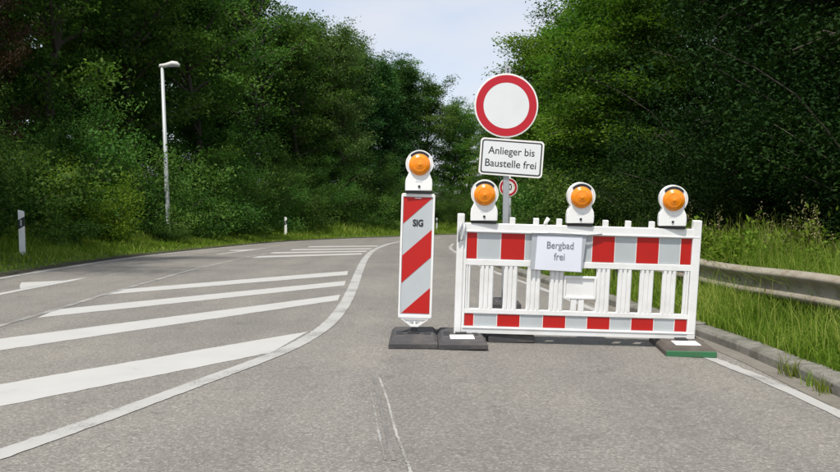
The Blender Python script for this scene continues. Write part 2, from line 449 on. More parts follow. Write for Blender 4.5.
def axis(lo, f0, f1, hi, step):
    mid = list(np.arange(f0, f1, step)); a = [f0]; s = step
    while a[-1] > lo: s *= 1.25; a.append(a[-1] - s)
    b = [f1]; s = step
    while b[-1] < hi: s *= 1.25; b.append(b[-1] + s)
    return np.array(a[::-1][:-1] + mid + b)
gx = axis(-600, -14, 9, 600, 0.16); gy = axis(-60, 0, 62, 1200, 0.32)
GX, GY = np.meshgrid(gx, gy)
tz, twood, _, _ = terrain(GX, GY, True)
tz += (np.random.default_rng(2).random(tz.shape) - .5) * 0.03 * (twood > -1)
nx, ny = len(gx), len(gy)
ii = np.arange(nx * ny).reshape(ny, nx)
quad = np.stack([ii[:-1, :-1], ii[:-1, 1:], ii[1:, 1:], ii[1:, :-1]], -1).reshape(-1, 4)
g = np_mesh('ground', np.stack([GX.ravel(), GY.ravel(), tz], -1), quad, M['ground'], attr={'wood': ('POINT', twood)}, smooth=True)
tag(g, kind='structure')

# road
def strip(name, A, B, cols, m, dz, end=None):
    A = np.asarray(A); B = np.asarray(B)
    t = np.linspace(0, 1, cols + 1)
    P = A[:, None, :] * (1 - t)[None, :, None] + B[:, None, :] * t[None, :, None]
    n = len(A); x, y = P[..., 0].ravel(), P[..., 1].ravel()
    i = np.arange(n * (cols + 1)).reshape(n, cols + 1)
    q = np.stack([i[:-1, :-1], i[:-1, 1:], i[1:, 1:], i[1:, :-1]], -1).reshape(-1, 4)
    return np_mesh(name, np.stack([x, y, zg(x, y) + dz], -1), q, m, smooth=True)
def offset(P, d):
    """shift a polyline to its right by d"""
    T = np.gradient(P, axis=0); T /= np.linalg.norm(T, axis=1)[:, None] + 1e-9
    return P + np.stack([T[:, 1], -T[:, 0]], -1) * d
tag(strip('road', offset(LP, -0.16), offset(RP, 0.03), 40, M['asphalt'], 0.0), kind='structure')

# painted markings: sheets 4 mm over the road with slightly ragged edges
rng = np.random.default_rng(7)
def dens(P, step):
    P = np.asarray(P, float); out = [P[0]]
    for a, b in zip(P[:-1], P[1:]):
        k = max(1, int(np.linalg.norm(b - a) / step))
        for j in range(1, k + 1): out.append(a + (b - a) * j / k)
    return np.array(out)
def line_mark(name, P, w, m, dz=0.004, rag=0.006, sp=True, step=0.06):
    P = spline(P, 12) if sp else np.asarray(P, float)
    P = dens(P, step)
    k = len(P)
    if np.isscalar(w): w = np.full(k, w)
    else: w = np.interp(np.linspace(0, 1, k), np.linspace(0, 1, len(w)), w)
    A = offset(P, -w[:, None] / 2) + rng.normal(0, rag, (k, 2)); B = offset(P, w[:, None] / 2) + rng.normal(0, rag, (k, 2))
    return tag(strip(name, A, B, 1, m, dz), kind='structure')
def quad_mark(name, q, m, dz=0.0025, rag=0.005):
    """q: near start, near end, far end, far start"""
    n = 60
    t = np.linspace(0, 1, n)[:, None]
    q = np.asarray(q, float)
    A = q[0] * (1 - t) + q[1] * t; B = q[3] * (1 - t) + q[2] * t
    A = A + rng.normal(0, rag, A.shape); B = B + rng.normal(0, rag, B.shape)
    return tag(strip(name, A, B, 2, m, dz), kind='structure')

line_mark('edge_line', np.vstack([LP[::6]]) + np.array([0.05, 0]), 0.12, M['paint_thin'], sp=False)
line_mark('edge_line', [(2.52, 2), (2.58, 4.2), (2.55, 5.6), (2.42, 6.9), (1.92, 11.8), (1.40, 15.6), (1.14, 19.7), (1.06, 23.1), (1.03, 27.3), (1.35, 33)], 0.115, M['paint_thin'], rag=0.004)
line_mark('gore_line', [(-2.75, 2.2), (-2.04, 3.86), (-1.52, 5.42), (-1.125, 6.75), (-0.95, 8.05), (-0.925, 9.6), (-0.983, 11.64), (-1.127, 14.88), (-1.31, 19.57),
                        (-1.43, 26.16), (-1.14, 34), (-0.3, 40), (1.2, 46)], [0.14, 0.14, 0.15, 0.15, 0.16, 0.17, 0.20, 0.24, 0.24, 0.22], M['paint_thin'], dz=0.0045, rag=0.003, step=0.04)
line_mark('lane_line', [(-4.18, 3), (-4.24, 8.1), (-4.28, 10.0), (-4.33, 11.3), (-4.34, 13.4), (-4.35, 15.9), (-4.24, 19.6), (-4.2, 23)], 0.085, M['paint_old'])
for q in ([(-3.24, 3.83), (-1.22, 6.62), (-1.07, 7.75), (-3.73, 4.26)],
          [(-3.85, 6.22), (-1.06, 10.33), (-1.09, 10.99), (-4.18, 6.82)],
          [(-4.15, 8.69), (-1.16, 12.3), (-1.20, 13.06), (-4.25, 9.42)],
          [(-4.30, 11.0), (-1.29, 14.2), (-1.35, 15.1), (-4.32, 11.75)],
          [(-4.11, 19.6), (-1.55, 21.5), (-1.62, 22.5), (-4.11, 20.6)],
          [(-4.15, 22.2), (-1.58, 23.5), (-1.60, 24.5), (-4.25, 23.2)],
          [(-3.99, 24.8), (-1.59, 25.9), (-1.60, 26.9), (-4.1, 25.9)],
          [(-3.9, 28.0), (-1.55, 28.9), (-1.55, 30.0), (-4.0, 29.2)]):
    quad_mark('hatch_stripe', q, M['paint'])

def arrow(name, pieces):
    mb = MB()
    for P in pieces:
        mb.add([(x, y, float(zg(x, y)) + 0.004) for x, y in P], [tuple(range(len(P)))])
    return tag(mb.build(name, M['paint']), kind='structure')
arrow('lane_arrow', [[(-5.95, 8.0), (-5.81, 8.0), (-5.70, 11.6), (-5.83, 11.6)], [(-5.83, 11.6), (-5.70, 11.6), (-5.62, 13.0), (-5.66, 13.75), (-5.76, 13.3)], [(-5.836, 11.75), (-5.772, 13.1), (-6.33, 12.78), (-6.12, 12.3)]])
arrow('lane_arrow', [[(-5.50, 21.6), (-5.36, 21.6), (-5.20, 25.0), (-5.34, 25.0)], [(-5.34, 25.0), (-5.20, 25.0), (-5.12, 27.6), (-5.22, 26.8)], [(-5.36, 24.3), (-5.29, 26.0), (-5.86, 25.0), (-5.80, 24.4)]])

# scars of a removed line in the near lane
line_mark('road_scar', [(-0.345, 5.40), (-0.285, 4.9), (-0.23, 4.35), (-0.165, 3.78)], 0.010, M['paint_old'], rag=0.0015, step=0.02)
line_mark('road_scar', [(-0.285, 5.62), (-0.20, 4.95), (-0.135, 4.32), (-0.06, 3.75), (0.02, 3.2)], 0.014, M['paint_scar'], rag=0.0018, step=0.02)
line_mark('road_groove', [(-0.325, 5.62), (-0.25, 4.95), (-0.19, 4.35), (-0.125, 3.78)], 0.022, M['tar'], dz=0.003, rag=0.003, step=0.02)

gut = strip('gutter', offset(RP, -0.17), offset(RP, 0.02), 3, M['gutter'], 0.0035)
tag(gut, kind='structure')

# kerb stones along the right-hand edge
kb = MB()
KP = dens(RP[(RP[:, 1] > -8) & (RP[:, 1] < 60)], 0.25)
seg = np.concatenate([[0], np.cumsum(np.linalg.norm(np.diff(KP, axis=0), axis=1))])
def kat(s): return np.array([np.interp(s, seg, KP[:, 0]), np.interp(s, seg, KP[:, 1])])
krng = random.Random(4)
s0 = 0.0
while s0 < seg[-1] - 1:
    a, b = kat(s0 + 0.006), kat(s0 + 0.994); t = (b - a) / np.linalg.norm(b - a); nrm = np.array([t[1], -t[0]])
    j = krng.uniform(-0.013, 0.013); jt = krng.uniform(-0.014, 0.006)
    prof = [(0.0 + j, -0.1), (0.012 + j, 0.075 + jt), (0.035 + j, 0.10 + jt), (0.19 + j, 0.105 + jt), (0.19 + j, -0.1)]
    vs = []
    for p in (a, b):
        for o_, h in prof:
            q = p + nrm * o_; vs.append((q[0], q[1], float(zg(*p)) + h))
    n = len(prof)
    fs = [tuple(range(n)), tuple(range(2 * n - 1, n - 1, -1))] + [(i, i + n, (i + 1) % n + n, (i + 1) % n) for i in range(n)]
    kb.add(vs, fs); s0 += 1.0
tag(kb.build('kerb', M['kerb'], bevel=0.006), kind='structure')
# ------------------------------------------------------------------ rubber base plates
def plate(loc, rz, label, top, front, group='rubber base plates of the barrier', w=0.42, ln=0.80, h=0.075, reflect=True, recess=True):
    r = empty('base_plate', loc, (0, 0, rz), label, 'base plate', group)
    b = MB(); x0, x1, y0, y1 = -w / 2, w / 2, -ln / 2, ln / 2; c = 0.035; e = 0.02
    vs = [(x0, y0, 0), (x1, y0, 0), (x1, y1, 0), (x0, y1, 0), (x0, y0, h * .55), (x1, y0, h * .55), (x1, y1, h * .55), (x0, y1, h * .55),
          (x0 + c, y0 + e, h), (x1 - c, y0 + e, h), (x1 - c, y1 - e, h), (x0 + c, y1 - e, h)]
    fs = [(0, 3, 2, 1), (8, 9, 10, 11)]
    for k in range(4):
        j = (k + 1) % 4; fs += [(k, j, 4 + j, 4 + k), (4 + k, 4 + j, 8 + j, 8 + k)]
    b.add(vs, fs); b.build('rubber_block', top, r, bevel=0.006)
    f = MB()                                    # raised rim pieces and carrying recesses on the top
    if recess:
        for sx in (-1, 1):
            f.box(sx * (w / 2 - .085) - .028, sx * (w / 2 - .085) + .028, y0 + .30, y0 + .38, h - .002, h + .004)
            f.box(sx * (w / 2 - .085) - .028, sx * (w / 2 - .085) + .028, y1 - .38, y1 - .30, h - .002, h + .004)
        f.box(-.10, .10, y0 + .335, y0 + .345, h - .002, h + .005)
    f.box(-.05, .05, -.055, .055, h - .003, h + .013)
    f.build('socket', M['black_rubber'], r, bevel=0.003)
    if front is not None:
        q = MB(); q.box(x0 + .004, x1 - .004, y0 - .010, y0 + .03, 0.002, h * .62); q.build('end_block', front, r, bevel=0.005)
    if reflect:
        q = MB(); q.box(-.105, .105, y0 + .10, y0 + .31, h - .001, h + .006); q.build('reflector', M['reflector'], r, bevel=0.003)
    return r
plate((-.057, 7.18, 0), 0, 'black rubber base plate carrying the single striped beacon, without a white reflector', M['rubber'], None, reflect=False)
plate((.365, 7.17, -.005), 0, 'black rubber base plate with a white reflector under the left end of the barrier', M['rubber'], None)
plate((2.325, 7.15, -.066), rad(-6), 'base plate with a green end and white reflector under the right end of the barrier', M['rubber_brown'], M['green_rubber'], recess=False, h=.085)
plate((.81, 7.62, -.022), rad(2), 'dark rubber base plate of the round road sign, half hidden behind the barrier', M['rubber'], None, reflect=False, h=.10)
plate((1.04, 9.9, -.03), rad(4), 'small dark rubber base plate lying alone on the road behind the barrier', M['rubber'], None, reflect=False, w=.33, ln=.45, h=.10, group=None)

# ------------------------------------------------------------------ striped guide beacon
bc = empty('guide_beacon', (-.054, 7.2, 0), (0, rad(1.75), 0), 'single upright red and white diagonally striped guide beacon left of the barrier', 'guide beacon')
fr = MB(); HX, Z0, Z1 = .150, .205, 1.32
fr.ring(rrect(-HX, HX, Z0, Z1, .02), rrect(-HX + .018, HX - .018, Z0 + .03, Z1 - .03, .008), -.022, .022)
fr.box(-HX + .017, HX - .017, -.004, .018, Z0 + .02, Z1 - .02)
fr.build('frame', M['white_plastic'], bc, bevel=0.004)
pn = MB(); ix, t0, t1 = HX - .018, Z0 + .045, Z1 - .034
pn.box(-ix, ix, -.012, -.004, Z0 + .03, Z1 - .03)
def clip_poly(pts, zmin, zmax):
    for lim, keep in ((zmin, 1), (zmax, -1)):
        out = []
        for i, a in enumerate(pts):
            b = pts[(i + 1) % len(pts)]
            ia, ib = (a[1] - lim) * keep >= 0, (b[1] - lim) * keep >= 0
            if ia: out.append(a)
            if ia != ib:
                t = (lim - a[1]) / (b[1] - a[1]); out.append((a[0] + (b[0] - a[0]) * t, lim))
        pts = out
        if not pts: break
    return pts
jx = ix - .004
for top in (0.245, -.285, -.805):
    # a red band: right edge from top+.xx down; left edge .236 lower
    zr1 = t1 + top
    pts = [(-jx, zr1 - .236 - .245), (jx, zr1 - .245), (jx, zr1), (-jx, zr1 - .236)]
    pts = clip_poly(pts, t0, t1)
    if len(pts) >= 3: pn.prism(pts, -.0145, -.012, 1)
pn.build('striped_panel', [M['grey_film'], M['red_film']], bc)
ft = MB(); ft.ring([(-.135, Z0 + .002), (-.026, .125), (.026, .125), (.135, Z0 + .002)], [(-.105, Z0 - .012), (-.02, .150), (.02, .150), (.105, Z0 - .012)], -.018, .018)
ft.box(-.008, .008, -.012, .012, .13, Z0); ft.box(-.07, .07, -.006, .006, .165, .2)
ft.build('foot', M['white_plastic'], bc, bevel=0.003)
st = MB(); st.box(-.03, .03, -.03, .03, .06, .13); st.build('stub', M['black_rubber'], bc, bevel=0.004)
tb = MB(); tb.box(-.03, .03, -.0165, -.0145, Z1 - .045, Z1 - .038); tb.build('rating_tab', M['sign_white'], bc)
lettering('SIG', .082, M['black_paint'], bc, (.005, -.0145, 1.055), sx=.80, bold=0.003)

# ------------------------------------------------------------------ barrier
ba = empty('road_barrier', (.303, 7.235, 0), (rad(4), rad(1.65), 0), 'long white plastic road barrier with red and grey bands across the lane', 'barrier')
W = 2.16
b = MB()
b.box(.062, W, -.028, .028, .076, .138); b.box(.085, 2.085, -.02, .02, .256, .298)
b.box(.085, 2.085, -.022, .022, .691, .745); b.box(.062, W, -.028, .028, .985, 1.066)
b.box(.062, .086, -.024, .024, .138, .985)
b.box(.0855, 2.085, -.003, .012, .132, .262); b.box(.0855, 2.085, -.003, .012, .740, .99)
# thin ledges along the rails
b.box(.07, W - .01, -.034, -.028, .122, .134); b.box(.07, W - .01, -.034, -.028, .99, 1.002)
b.build('frame', M['white_plastic'], ba, bevel=0.006)
rp = MB(); rp.box(2.085, W, -.032, .032, .0, 1.145); rp.build('post', M['white_plastic'], ba, bevel=0.008)
lp = MB(); lp.box(-.002, .0615, -.036, .036, .0, 1.146); lp.build('post', M['white_plastic'], ba, bevel=0.010)
def slat(x0, x1, z0, z1):
    sg = MB()
    sg.box(x0, x1, -.010, .012, z0, z1)
    w = x1 - x0; n = 3 if w > .1 else 2
    for k in range(n):
        c = x0 + w * (k + .5) / n; h = w / n * .33
        sg.box(c - h, c + h, -.020, -.010, z0, z1)
    sg.build('slat', M['white_plastic'], ba, bevel=0.003)
slat(.087, .130, .298, .691); slat(2.035, 2.083, .298, .691)
for px in (485, 508.8, 532, 555, 601.5, 623, 645, 667.5):
    c = (px - 454) / 112.1; slat(c - .061, c + .061, .298, .691)
hd = MB(); hd.ring(rrect(.965, 1.255, .411, .616, .012), rrect(.985, 1.235, .431, .596, .008), -.022, .016); hd.box(.985, 1.235, -.010, .008, .431, .596)
hd.box(1.035, 1.085, -.018, .012, .298, .411); hd.box(1.103, 1.153, -.018, .012, .298, .411)
hd.build('hand_hold', M['white_plastic'], ba, bevel=0.004)
BX = lambda px: (px - 454) / 112.1
def film(name, z0, z1, blocks):
    f = MB(); f.box(.088, 2.083, -.010, -.003, z0, z1, 0)
    for a, c in blocks:
        f.box(max(.089, BX(a)), min(2.082, BX(c)), -.0125, -.010, z0 + .003, z1 - .003, 1)
        for e_ in (a, c):
            if .10 < BX(e_) < 2.07: f.box(BX(e_) - .006, BX(e_) + .006, -.0119, -.0100, z0 + .003, z1 - .003, 2)
    f.build(name, [M['grey_film'], M['red_film'], M['sign_edge']], ba)
film('upper_band', .747, .983, [(462.5, 474), (498, 521.5), (543.5, 566), (589, 611), (633, 655), (677, 689)])
film('lower_band', .140, .254, [(462.5, 473), (497, 519.5), (543, 565.5), (587.5, 610), (632, 654), (675.5, 689)])
for px in (485.3, 508.5, 532, 555, 578.2, 601, 623.5, 647, 670):
    q = MB(); c = BX(px); q.box(c - .024, c + .024, -.022, .022, 1.064, 1.124); q.build('peg', M['white_plastic'], ba, bevel=0.006)
q = MB(); q.tube([(BX(541), -.01, 1.06), (BX(541.5), -.015, 1.09), (BX(544), -.015, 1.13)], .018, 8); q.build('clip', M['white_plastic'], ba, smooth=True)
q = MB(); q.tube([(.035, -.045, 1.07), (.012, -.05, .98), (.015, -.05, .90), (.05, -.045, .92), (.062, -.045, 1.06)], .009, 8); q.build('coupling_hook', M['galvanised'], ba, smooth=True)

# ------------------------------------------------------------------ warning lamps
def make_lamp():
    r = empty('warning_lamp', (0, 0, 0))
    h = MB(); zc = .262
    out = [(-.118, .024), (.118, .024), (.120, .09), (.116, .125), (.100, .160), (.092, .185), (.098, .22)]
    left = [(-x, z) for x, z in out[:0:-1]]
    h.prism(out + left, -.048, .048)
    hb = h.build('housing', M['lamp_white'], r, bevel=0.010)
    z = MB(); z.lathe([(.086, -.050), (.107, -.050), (.1105, -.040), (.1105, .040), (.107, .050), (.086, .050)], 48, M=Matrix.Translation((0, 0, zc)))
    z.build('bezel', M['lamp_white'], r, smooth=False, bevel=0.003)
    a = MB(); n = 44
    po = [(.1215 * math.cos(rad(-48 + 276 * i / n)), zc + .001 + .1215 * math.sin(rad(-48 + 276 * i / n))) for i in range(n + 1)]
    pi = [(.1108 * math.cos(rad(-48 + 276 * i / n)), zc + .001 + .1108 * math.sin(rad(-48 + 276 * i / n))) for i in range(n + 1)]
    a.prism(po + pi[::-1], -.047, .047); a.build('carrying_handle', M['lamp_white'], r)
    gp = MB(); n = 20                                      # black crescent standing in for the dark open gap under the handle
    po = [(.1095 * math.cos(rad(42 + 96 * i / n)), zc + .1095 * math.sin(rad(42 + 96 * i / n))) for i in range(n + 1)]
    pi = [(.1000 * math.cos(rad(42 + 96 * i / n)), zc - .010 + .1000 * math.sin(rad(42 + 96 * i / n)) * 1.02) for i in range(n + 1)]
    gp.prism(po + pi[::-1], -.058, .030); gp.build('handle_gap', M['black_rubber'], r)
    for sgn in (-1, 1):
        lm = MB(); prof = [(.0985, sgn * .040), (.0985, sgn * .056), (.095, sgn * .066), (.080, sgn * .076), (.055, sgn * .084), (.028, sgn * .088), (.014, sgn * .089), (.009, sgn * .094), (.002, sgn * .095)]
        lm.lathe([(r * .965, y) for r, y in prof], 48, M=Matrix.Translation((0, 0, 0)))
        lm.build('lens', M['lens'], r, smooth=True, loc=(0, 0, zc - .008))
    s = MB(); s.box(-.112, .112, -.042, .042, 0, .026); s.build('foot_strip', M['black_rubber'], r, bevel=0.004)
    k = MB(); k.lathe([(.011, -.055), (.011, -.047)], 16, M=Matrix.Translation((.002, 0, .062))); k.build('lock', M['black_rubber'], r)
    k = MB(); k.box(-.032, .032, -.0495, -.0475, .100, .118); k.build('embossed_plate', M['sign_white'], r, bevel=0.001)
    return r
lamp0 = make_lamp()
LG = 'amber warning lamps on the roadworks barrier'
for i, (x, z, ry, rz, lab) in enumerate([
        (-.014, 1.319, 1.75, -3, 'amber warning lamp with white housing on top of the single striped beacon'),
        (.566, 1.057, 1.65, 4, 'amber warning lamp on the left end of the barrier, below the text plate'),
        (1.414, 1.034, 1.65, 2, 'amber warning lamp on the middle of the barrier, above the paper notice'),
        (2.232, 1.010, 1.65, 9, 'amber warning lamp on the right end of the barrier')]):
    o = lamp0 if i == 0 else copy_tree(lamp0)
    o.location = (x, 7.235 - .074 if i else 7.2, z); o.rotation_euler = (rad(4 if i else 0), rad(ry), rad(-rz))
    tag(o, lab, 'warning lamp', LG)

# ------------------------------------------------------------------ paper notice
nt = empty('paper_notice', (1.235, 7.128, .790), (rad(3), rad(1.9), 0), 'printed paper notice reading Bergbad frei in a clear sleeve on the barrier', 'notice')
q = MB(); q.prism([(-.255, -.150), (.205, -.165), (.232, .165), (-.250, .178)], .004, .008); q.build('sleeve', M['film'], nt)
pg = MB()
nxs, nzs = 12, 8
vs = []; fs = []
for j in range(nzs + 1):
    for k in range(nxs + 1):
        u, v = k / nxs, j / nzs
        x = -.203 + .398 * u + (-.012 + .012 * v) * (1 - u); z = -.150 + .302 * v - .010 * u * (1 - v)
        vs.append((x, .002 - .003 * math.sin(v * 2.6) * math.sin(u * 3.0), z))
for j in range(nzs):
    for k in range(nxs):
        a = j * (nxs + 1) + k; fs.append((a, a + 1, a + nxs + 2, a + nxs + 1))
pg.add(vs, fs); pg.build('sheet', M['paper'], nt, smooth=True)
lettering('Bergbad', .088, M['grey_ink'], nt, (.002, -.0022, .068), sx=.84, bold=0.0006)
lettering('frei', .088, M['grey_ink'], nt, (.0, -.0022, -.032), sx=.84, bold=0.0006)
q = MB(); q.tube([(-.26, -.002, .170), (-.1, -.006, .178), (.1, -.006, .176), (.235, -.002, .170), (.37, .012, .182)], .006, 8); q.build('strap', M['galvanised'], nt, smooth=True)

# ------------------------------------------------------------------ round road sign with text plate
rs = empty('road_sign', (.800, 7.65, 0), (0, rad(.6), 0), 'round red ringed no vehicles sign with a text plate on a grey post', 'road sign')
q = MB(); q.box(-.028, .028, -.020, .020, 0.02, 2.52)
q.build('post', M['galvanised'], rs, bevel=0.004)
hq = MB()
for k in range(3): hq.box(-.009, .009, -.0225, -.0195, 2.488 - k * .022, 2.500 - k * .022)
hq.build('post_holes', M['black_paint'], rs)
DZ = 2.150
DX = -.012
q = MB(); q.lathe([(.298, .004), (.300, 0), (.300, -.004), (.297, -.006)], 96, M=Matrix.Translation((DX, -.030, DZ))); dp = q.build('round_plate', M['sign_edge'], rs)
q = MB(); q.ring(circle(DX, DZ, .285, 96), circle(DX, DZ, .2145, 96), -.0385, -.0362); q.build('red_ring', M['sign_red'], dp)
q = MB(); q.prism(circle(DX, DZ, .2140, 96), -.0378, -.0362); q.build('white_field', M['sign_white'], dp)
for zc in (DZ - .17, DZ + .17, 1.6175, 1.7175):
    q = MB(); q.box(-.030, .030, -.024, .026, zc - .02, zc + .02); q.build('clamp', M['galvanised'], rs)
q = MB(); q.prism(rrect(-.300, .300, -.1725, .1725, .035), -.036, -.030); pl = q.build('text_plate', M['sign_edge'], rs, loc=(.043, 0, 1.662)); pl.rotation_euler = (0, rad(3.6), 0)
q = MB(); q.ring(rrect(-.284, .284, -.1565, .1565, .024), rrect(-.272, .272, -.1445, .1445, .016), -.0374, -.0360); q.build('border', M['black_paint'], pl)
q = MB(); q.prism(rrect(-.2718, .2718, -.1443, .1443, .016), -.0370, -.0360); q.build('field', M['sign_white'], pl)
lettering('Anlieger bis', .099, M['black_paint'], pl, (-.002, -.0372, .056), sx=.93, bold=0.0008)
lettering('Baustelle frei', .099, M['black_paint'], pl, (-.004, -.0372, -.062), sx=.95, bold=0.0008)

# ------------------------------------------------------------------ far speed limit sign
def tz1(x, y): return float(terrain(np.array([x]), np.array([y]))[0])
sx_, sy_ = 2.86, 26.0
ss = empty('speed_sign', (sx_, sy_, tz1(sx_, sy_)), (0, rad(-.8), rad(4)), 'small round 70 speed limit sign far behind the big sign post', 'road sign')
zz = 1.83 - tz1(sx_, sy_)
q = MB(); q.tube([(0.06, 0, 0), (0.06, 0, zz + .36)], .038, 10); q.build('post', M['galvanised'], ss, smooth=True)
q = MB(); q.lathe([(.300, .004), (.303, -.004)], 64, M=Matrix.Translation((0, -.045, zz))); dp = q.build('round_plate', M['sign_edge'], ss)
q = MB(); q.ring(circle(0, zz, .275, 64), circle(0, zz, .21, 64), -.054, -.049); q.build('red_ring', M['sign_red'], dp)
lettering('70', .29, M['black_paint'], dp, (0, -.0500, zz), sx=.8, bold=0.006)

# ------------------------------------------------------------------ street lamp
lx, ly = -8.72, 28.0
sl = empty('street_lamp', (lx, ly, tz1(lx, ly)), (0, rad(-1.6), 0), 'tall slim grey street lamp on the left verge in front of the trees', 'street lamp')
LH = 6.02 - tz1(lx, ly)
q = MB(); q.tube([(0, 0, -.1), (0, 0, 1.2), (0, 0, LH)], [.085, .078, .055], 14); q.build('pole', M['lamp_pole'], sl, smooth=True)
q = MB(); q.box(-.045, .045, -.092, -.07, .55, .95); q.build('service_door', M['lamp_pole'], sl, bevel=0.004)
q = MB(); q.tube([(-.10, 0, LH - .02), (-.06, 0, LH + .03), (.10, 0, LH + .045), (.22, 0, LH + .07), (.36, 0, LH + .10), (.50, 0, LH + .08), (.58, 0, LH + .03), (.60, 0, LH - .0)],
                 [.03, .075, .075, .085, .10, .095, .06, .02], 14)
hd_ = q.build('lamp_head', M['lamp_head'], sl, smooth=True)
q = MB(); q.box(.18, .55, -.075, .075, LH - .03, LH + .02); q.build('glass_cover', M['dark_glass'], hd_, bevel=0.02)

# ------------------------------------------------------------------ delineator posts
def make_delineator():
    r = empty('delineator_post', (0, 0, 0))
    prof = [(-.06, -.05), (.06, -.05), (.06, .0), (.0, .06), (-.06, .0)]
    def pris(mb, z0, z1, m=0, k=1.0, slant=0.0):
        n = len(prof)
        vs = [(x * k, y * k, z0) for x, y in prof] + [(x * k, y * k, z1 + (slant * (x + .06) if slant else 0)) for x, y in prof]
        mb.add(vs, [tuple(range(n - 1, -1, -1)), tuple(range(n, 2 * n))] + [(i, (i + 1) % n, (i + 1) % n + n, i + n) for i in range(n)], m)
    q = MB(); pris(q, -.1, .985, 0, 1.0, -.35); q.build('body', M['white_plastic'], r, bevel=0.004)
    q = MB(); n = len(prof)
    def zs(x, z): return z + .6 * x
    vs = [(x * 1.03, y * 1.03, zs(x, .60)) for x, y in prof] + [(x * 1.03, y * 1.03, zs(x, .80)) for x, y in prof]
    q.add(vs, [(i, (i + 1) % n, (i + 1) % n + n, i + n) for i in range(n)] + [tuple(range(n - 1, -1, -1)), tuple(range(n, 2 * n))]); q.build('black_band', M['black_paint'], r)
    q = MB(); q.box(-.02, .02, -.056, -.05, .64, .77); q.build('reflector', M['galvanised'], r)
    return r
d0 = make_delineator()
for i, (x, y, lean, lab) in enumerate([(-8.62, 17.5, -1, 'nearest white delineator post with black band at the left edge of the picture'),
                                 (-6.65, 40.0, 0, 'white delineator post on the left verge between street lamp and bend'),
                                 (-2.45, 55.5, 0, 'far white delineator post in the grass just left of the striped beacon'),
                                 (1.28, 61.0, 0, 'farthest delineator post, in the bend just right of the striped beacon')]):
    o = d0 if i == 0 else copy_tree(d0)
    o.location = (x, y, tz1(x, y)); o.rotation_euler = (0, rad(lean), rad(6 - 10 * i))
    tag(o, lab, 'delineator', 'white delineator posts along the left verge')

# ------------------------------------------------------------------ crash barrier (guard rail)
GP = spline([(4.6, 2.0), (4.25, 4.0), (3.73, 7.1), (3.44, 10.0), (3.12, 12.5), (2.62, 16), (2.36, 20), (2.26, 24), (2.4, 28)], 14)
gr = empty('guard_rail', (3.27, 9.5, tz1(3.27, 9.5)), (0, 0, 0), 'dirty steel guard rail in the tall grass right of the road', 'guard rail')
gi = Vector(gr.location)
prof = [(.004, .155), (-.018, .152), (-.070, .122), (-.082, .104), (-.080, .086), (-.062, .068), (-.014, .034), (-.002, .012), (-.002, -.012), (-.014, -.034), (-.062, -.068), (-.080, -.086), (-.082, -.104), (-.070, -.122), (-.018, -.152), (.004, -.155)]
T_ = np.gradient(GP, axis=0); T_ /= np.linalg.norm(T_, axis=1)[:, None]
zrail = np.interp(GP[:, 1], [2, 7, 9.5, 12, 16, 28], [.43, .425, .412, .40, .38, .20]) + .012 * np.sin(GP[:, 1] * 1.9)
b = MB(); vs = []; fs = []; n = len(prof)
for (x, y), (tx, ty), zc in zip(GP, T_, zrail):
    for o_, h in prof: vs.append((x + ty * o_ - gi.x, y - tx * o_ - gi.y, zc + h - gi.z))
for i in range(len(GP) - 1):
    for k in range(n - 1):
        fs.append((i * n + k, i * n + k + 1, (i + 1) * n + k + 1, (i + 1) * n + k))
b.add(vs, fs); o = b.build('beam', M['rail_steel'], gr, smooth=True)
sd = o.modifiers.new('thickness', 'SOLIDIFY'); sd.thickness = .004
sg_ = np.concatenate([[0], np.cumsum(np.linalg.norm(np.diff(GP, axis=0), axis=1))])
for s_ in np.arange(1.0, sg_[-1], 2.0):
    x = np.interp(s_, sg_, GP[:, 0]); y = np.interp(s_, sg_, GP[:, 1]); zc = np.interp(y, GP[:, 1], zrail)
    q = MB(); q.box(.06, .12, -.05, -.042, -1.0, .13); q.box(.06, .12, .042, .05, -1.0, .13); q.box(.06, .066, -.05, .05, -1.0, .13)
    pz = q.build('post', M['galvanised'], gr, loc=(x - gi.x, y - gi.y, zc - gi.z))
    q = MB(); q.box(.0, .06, -.06, .06, -.06, .06); q.build('spacer', M['galvanised'], pz)
    q = MB(); q.tube([(-.002, 0, 0), (-.020, 0, 0)], .017, 8); q.build('bolt', M['galvanised'], pz)
# ------------------------------------------------------------------ vegetation
def leaves(cent, tone, n_per, spread, size, rs, flat=0.5, up=0.6, fold=0.25):
    """many small folded leaf faces scattered round sprig centres; returns vertices, quads and a tone per face"""
    N = len(cent) * n_per
    c = np.repeat(cent, n_per, 0); t = np.repeat(tone, n_per)
    off = rs.normal(0, 1, (N, 3)) * np.array([spread, spread, spread * flat])
    p = c + off
    nrm = rs.normal(0, 1, (N, 3)); nrm[:, 2] = np.abs(nrm[:, 2]) * .6 + up
    nrm /= np.linalg.norm(nrm, axis=1)[:, None]
    a = rs.normal(0, 1, (N, 3)); a -= nrm * (a * nrm).sum(1)[:, None]; a /= np.linalg.norm(a, axis=1)[:, None]
    b = np.cross(nrm, a)
    L = size * rs.uniform(.65, 1.35, (N, 1)); Wd = L * rs.uniform(.38, .62, (N, 1))
    v = np.stack([p - a * L * .5, p + b * Wd * .5 + nrm * L * fold * .3, p + a * L * .5 - nrm * L * .12, p - b * Wd * .5 + nrm * L * fold * .3], 1).reshape(-1, 3)
    q = np.arange(N * 4).reshape(N, 4)
    t = np.clip(t + rs.normal(0, .13, N), 0, 1)
    return v, q, t

def limb_path(rs, p0, az, el, ln, droop, n=7):
    pts = [np.array(p0, float)]; a, e = az, el
    for k in range(n):
        a += rs.normal(0, .12); e += -droop / n + rs.normal(0, .07)
        pts.append(pts[-1] + ln / n * np.array([math.cos(e) * math.cos(a), math.cos(e) * math.sin(a), math.sin(e)]))
    return np.array(pts)

